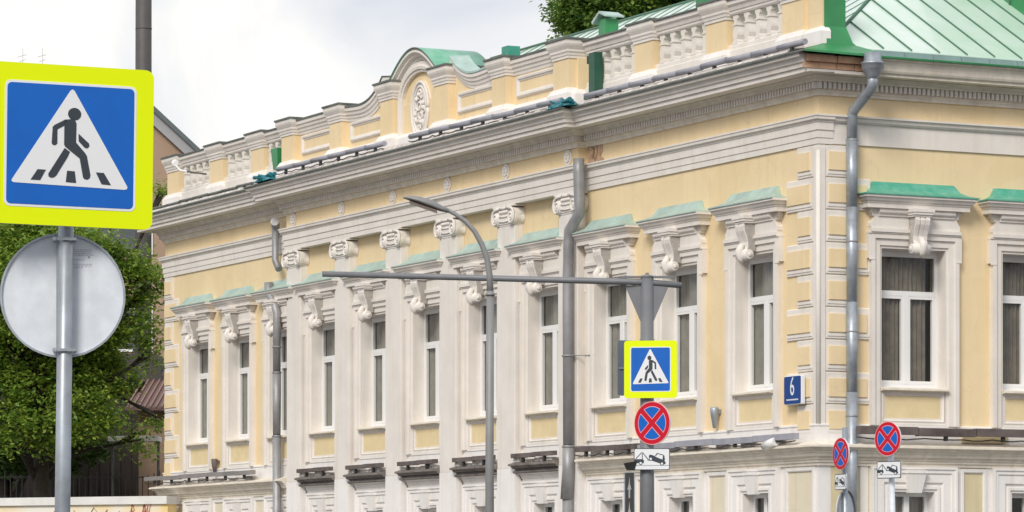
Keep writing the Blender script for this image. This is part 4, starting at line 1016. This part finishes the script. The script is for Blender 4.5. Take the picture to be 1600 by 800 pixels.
# shed with ribbed brown-red roof, awning and iron fence behind the wall
shd = thing('garden_shed', 'low beige outbuilding with ribbed reddish roof between tree and mansion', 'shed', frame_at(262, 108), FACE)
kx = FPX/108
z1_, z2_ = W(0,640,108).z, W(0,598,108).z
MB().box(-.95, 3, 1.0, 6, 0, z1_-.0).build('wall', pnk, shd)
m = MB(); m.frustum([(-1.3,.4,z1_),(3.2,.4,z1_),(3.2,6,z2_+.9),(-.6,6,z2_+.9)], [(-1.3,.4,z1_+.08),(3.2,.4,z1_+.08),(3.2,6,z2_+.98),(-.6,6,z2_+.98)]); ro2 = m.build('roof', mat('ribbed_brown_roof', (.16,.09,.08), .6, var=.2), shd)
m = MB()
for k in range(26):
    x = -1.25+k*.17; m.frustum([(x,.38,z1_+.08),(x+.05,.38,z1_+.08),(x+.3,6,z2_+.98),(x+.25,6,z2_+.98)], [(x,.38,z1_+.13),(x+.05,.38,z1_+.13),(x+.3,6,z2_+1.03),(x+.25,6,z2_+1.03)])
m.build('roof_ribs', mat('rib_pinkish', (.25,.15,.13), .6), ro2)
aw_ = thing('white_awning', 'narrow white awning edge seen through the tree at left', 'awning', frame_at(210, 104), FACE)
MB().box(-.75, .68, 0, 1.0, W(0,689,104).z, W(0,681,104).z).build('canopy', PVC, aw_)
for x in (-.7, .6): MB().tube([(x,.8,0),(x,.8,W(0,689,104).z)], .04, 8).build('post', EDGE, aw_)
dk = thing('dark_backing_block', 'added dark outbuilding shape filling the dark void behind the garden wall', 'outbuilding', frame_at(40, 112), FACE)  # added block; its near-black colour gives the dark void behind the foliage
zt3 = W(0, 600, 112).z; MB().box(-6, 3.9, 0, 5, 0, zt3).build('wall', mat('dark_void_boards', (.045,.035,.03), .9, var=.4, vscale=2), dk)
for k in range(30): MB().box(-6+k*.33, -6+k*.33+.30, -.03, 0, 0, zt3-.1).build('board', bpy.data.materials['dark_void_boards'], dk)
MB().prism([(-6.3,zt3),(4.2,zt3),(4.0,zt3+.9),(-6,zt3+.9)], -.4, 5.3).build('roof', mat('dark_roof', (.06,.05,.05), .8), dk)
fc = thing('iron_fence', 'dark iron railing fence above the garden wall under the tree', 'fence', frame_at(130, 103), FACE)
zf0, zf1 = 3.3, W(0, 738, 103).z; IR = mat('iron_black', (.05,.05,.055), .6)
for k in range(34): MB().box(-3.0+k*.16, -2.975+k*.16, 0, .025, 2.9, zf1+.10*math.sin(k*.6)).build('bar', IR, fc)
MB().box(-3.05, 2.5, -.01, .035, zf0+.2, zf0+.24).build('rail', IR, fc); MB().box(-3.05, 2.5, -.01, .035, zf1-.15, zf1-.12).build('rail', IR, fc)

# ================================================================== TREES
def leafmat(name, c1, c2, c3):
    m = bpy.data.materials.new(name); m.use_nodes = True; n = m.node_tree; b = n.nodes['Principled BSDF']
    g = n.nodes.new('ShaderNodeNewGeometry'); r = n.nodes.new('ShaderNodeValToRGB'); e = r.color_ramp.elements
    e[0].position = 0; e[0].color = (*c1, 1); e[1].position = 1; e[1].color = (*c3, 1); q = e.new(.55); q.color = (*c2, 1)
    n.links.new(g.outputs['Random Per Island'], r.inputs[0]); n.links.new(r.outputs[0], b.inputs['Base Color'])
    b.inputs['Roughness'].default_value = .45; b.inputs['Specular IOR Level'].default_value = .5
    tr = n.nodes.new('ShaderNodeBsdfTranslucent'); n.links.new(r.outputs[0], tr.inputs[0]); ms = n.nodes.new('ShaderNodeMixShader'); ms.inputs[0].default_value = .45
    o = n.nodes['Material Output']; n.links.new(b.outputs[0], ms.inputs[1]); n.links.new(tr.outputs[0], ms.inputs[2]); n.links.new(ms.outputs[0], o.inputs[0]); return m
BARK = mat('tree_bark', (.055,.048,.04), .95, var=.4, vscale=6, bump=.6, bscale=14)
def tree(label, loc, clumps, nleaf, size, lm, trunk_h, seed, tr=.28, rot=FACE):
    rn = random.Random(seed); t = thing('broadleaf_tree', label, 'tree', loc, rot)
    tk = MB(); tk.tube([(0,0,0),(.1,0,trunk_h*.5),(.0,.1,trunk_h)], [tr,tr*.8,tr*.6], 12)
    for (c, r) in clumps:
        c = Vector(c); s = Vector((0,.1,trunk_h*rn.uniform(.55,1)))
        mid = s.lerp(c, .5)+Vector((rn.uniform(-.3,.3),rn.uniform(-.3,.3),.3)); tk.tube([s, mid, c], [tr*.4, tr*.22, .03], 7)
        for k in range(3):
            e = c+Vector((rn.gauss(0,1),rn.gauss(0,1),rn.gauss(0,1))).normalized()*r*.8; tk.tube([mid.lerp(c,.6), c.lerp(e,.5)+Vector((0,0,.1)), e], [.05,.03,.012], 5)
    tk.build('trunk', BARK, t)
    V = []; F = []; tot = sum(r**2 for _, r in clumps)
    for (c, r) in clumps:
        n = int(nleaf*r*r/tot); ns = max(4, int(n/110))
        subs = []
        for k in range(ns):
            d = Vector((rn.gauss(0,1),rn.gauss(0,1),rn.gauss(0,.8))).normalized()*r*rn.uniform(.55,1.08); subs.append((Vector(c)+d, rn.uniform(.20,.38)))
        for k in range(n):
            sc, sr = subs[k % ns]
            p = sc+Vector((rn.gauss(0,.5),rn.gauss(0,.5),rn.gauss(0,.34)))*sr*1.5
            a = rn.uniform(0, 6.283); tl = rn.uniform(-.9,.3)
            d1 = Vector((math.cos(a)*math.cos(tl), math.sin(a)*math.cos(tl), math.sin(tl))); d2 = d1.cross(Vector((rn.gauss(0,.4),rn.gauss(0,.4),1))).normalized()
            L_ = size*rn.uniform(.6,1.3); w_ = L_*.26; i = len(V)
            V += [tuple(p), tuple(p+d1*L_*.5+d2*w_), tuple(p+d1*L_), tuple(p+d1*L_*.5-d2*w_)]; F.append((i,i+1,i+2,i+3))
    me = bpy.data.meshes.new('crown'); me.from_pydata(V, [], F); me.materials.append(lm); link('crown', me, t); return t
LM1 = leafmat('ash_leaves', (.10,.21,.035), (.24,.37,.05), (.46,.55,.10))
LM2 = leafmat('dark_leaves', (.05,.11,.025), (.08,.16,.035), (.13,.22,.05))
def clm(seed, n, cx, cy, cz, rx, ry, rz, r0, r1):
    rn = random.Random(seed); o = []
    for k in range(n):
        d = Vector((rn.gauss(0,1),rn.gauss(0,1),rn.gauss(0,1))).normalized()*rn.uniform(.35,1)**.6
        o.append(((cx+d.x*rx, cy+d.y*ry, cz+d.z*rz), rn.uniform(r0,r1)))
    return o
tree('bright green ash tree at left behind the garden wall', frame_at(60, 99), [q for q in clm(1, 34, -.6, 0, 9.0, 3.4, 2.4, 2.9, .7, 1.25) if not (q[0][0]+q[1] > 2.7 and q[0][2]-q[1] < 7.4)]+[((-2.5,-1.6,6.2),.9),((-.6,-1.8,5.9),.9),((.6,-1.6,5.7),.8),((1.6,-.8,5.9),.7),((2.2,0,10.6),.7),((2.8,0,9.6),.65),((2.6,-.3,8.5),.7),((3.25,.2,12.1),.3),((3.0,-.2,7.75),.35),((2.5,-.2,7.0),.45),((2.75,0,5.5),.40),((3.15,0,6.1),.25),((-1,-1.4,6.5),1.0),((1.2,-1.2,6.2),.9)], 110000, .145, LM1, 7.5, 5)
tree('dark shaded tree behind the bright ash at left', frame_at(0, 106), [q for q in clm(2, 20, -.6, 0, 7.2, 3.6, 2, 2.0, 1.0, 1.5) if q[0][0]+q[1] < 3.4], 30000, .24, LM2, 5.5, 6)
tree('tall dense tree rising behind the mansion roof at top', frame_at(990, 112), clm(3, 26, .1, 0, 20.3, 1.9, 1.9, 2.5, .7, 1.15)+[((-2.0,-.2,17.9),.55),((-2.1,0,18.8),.5),((1.9,0,18.8),.7)], 70000, .18, leafmat('maple_leaves', (.07,.17,.035), (.17,.30,.06), (.34,.44,.08)), 17, 8, tr=.3)
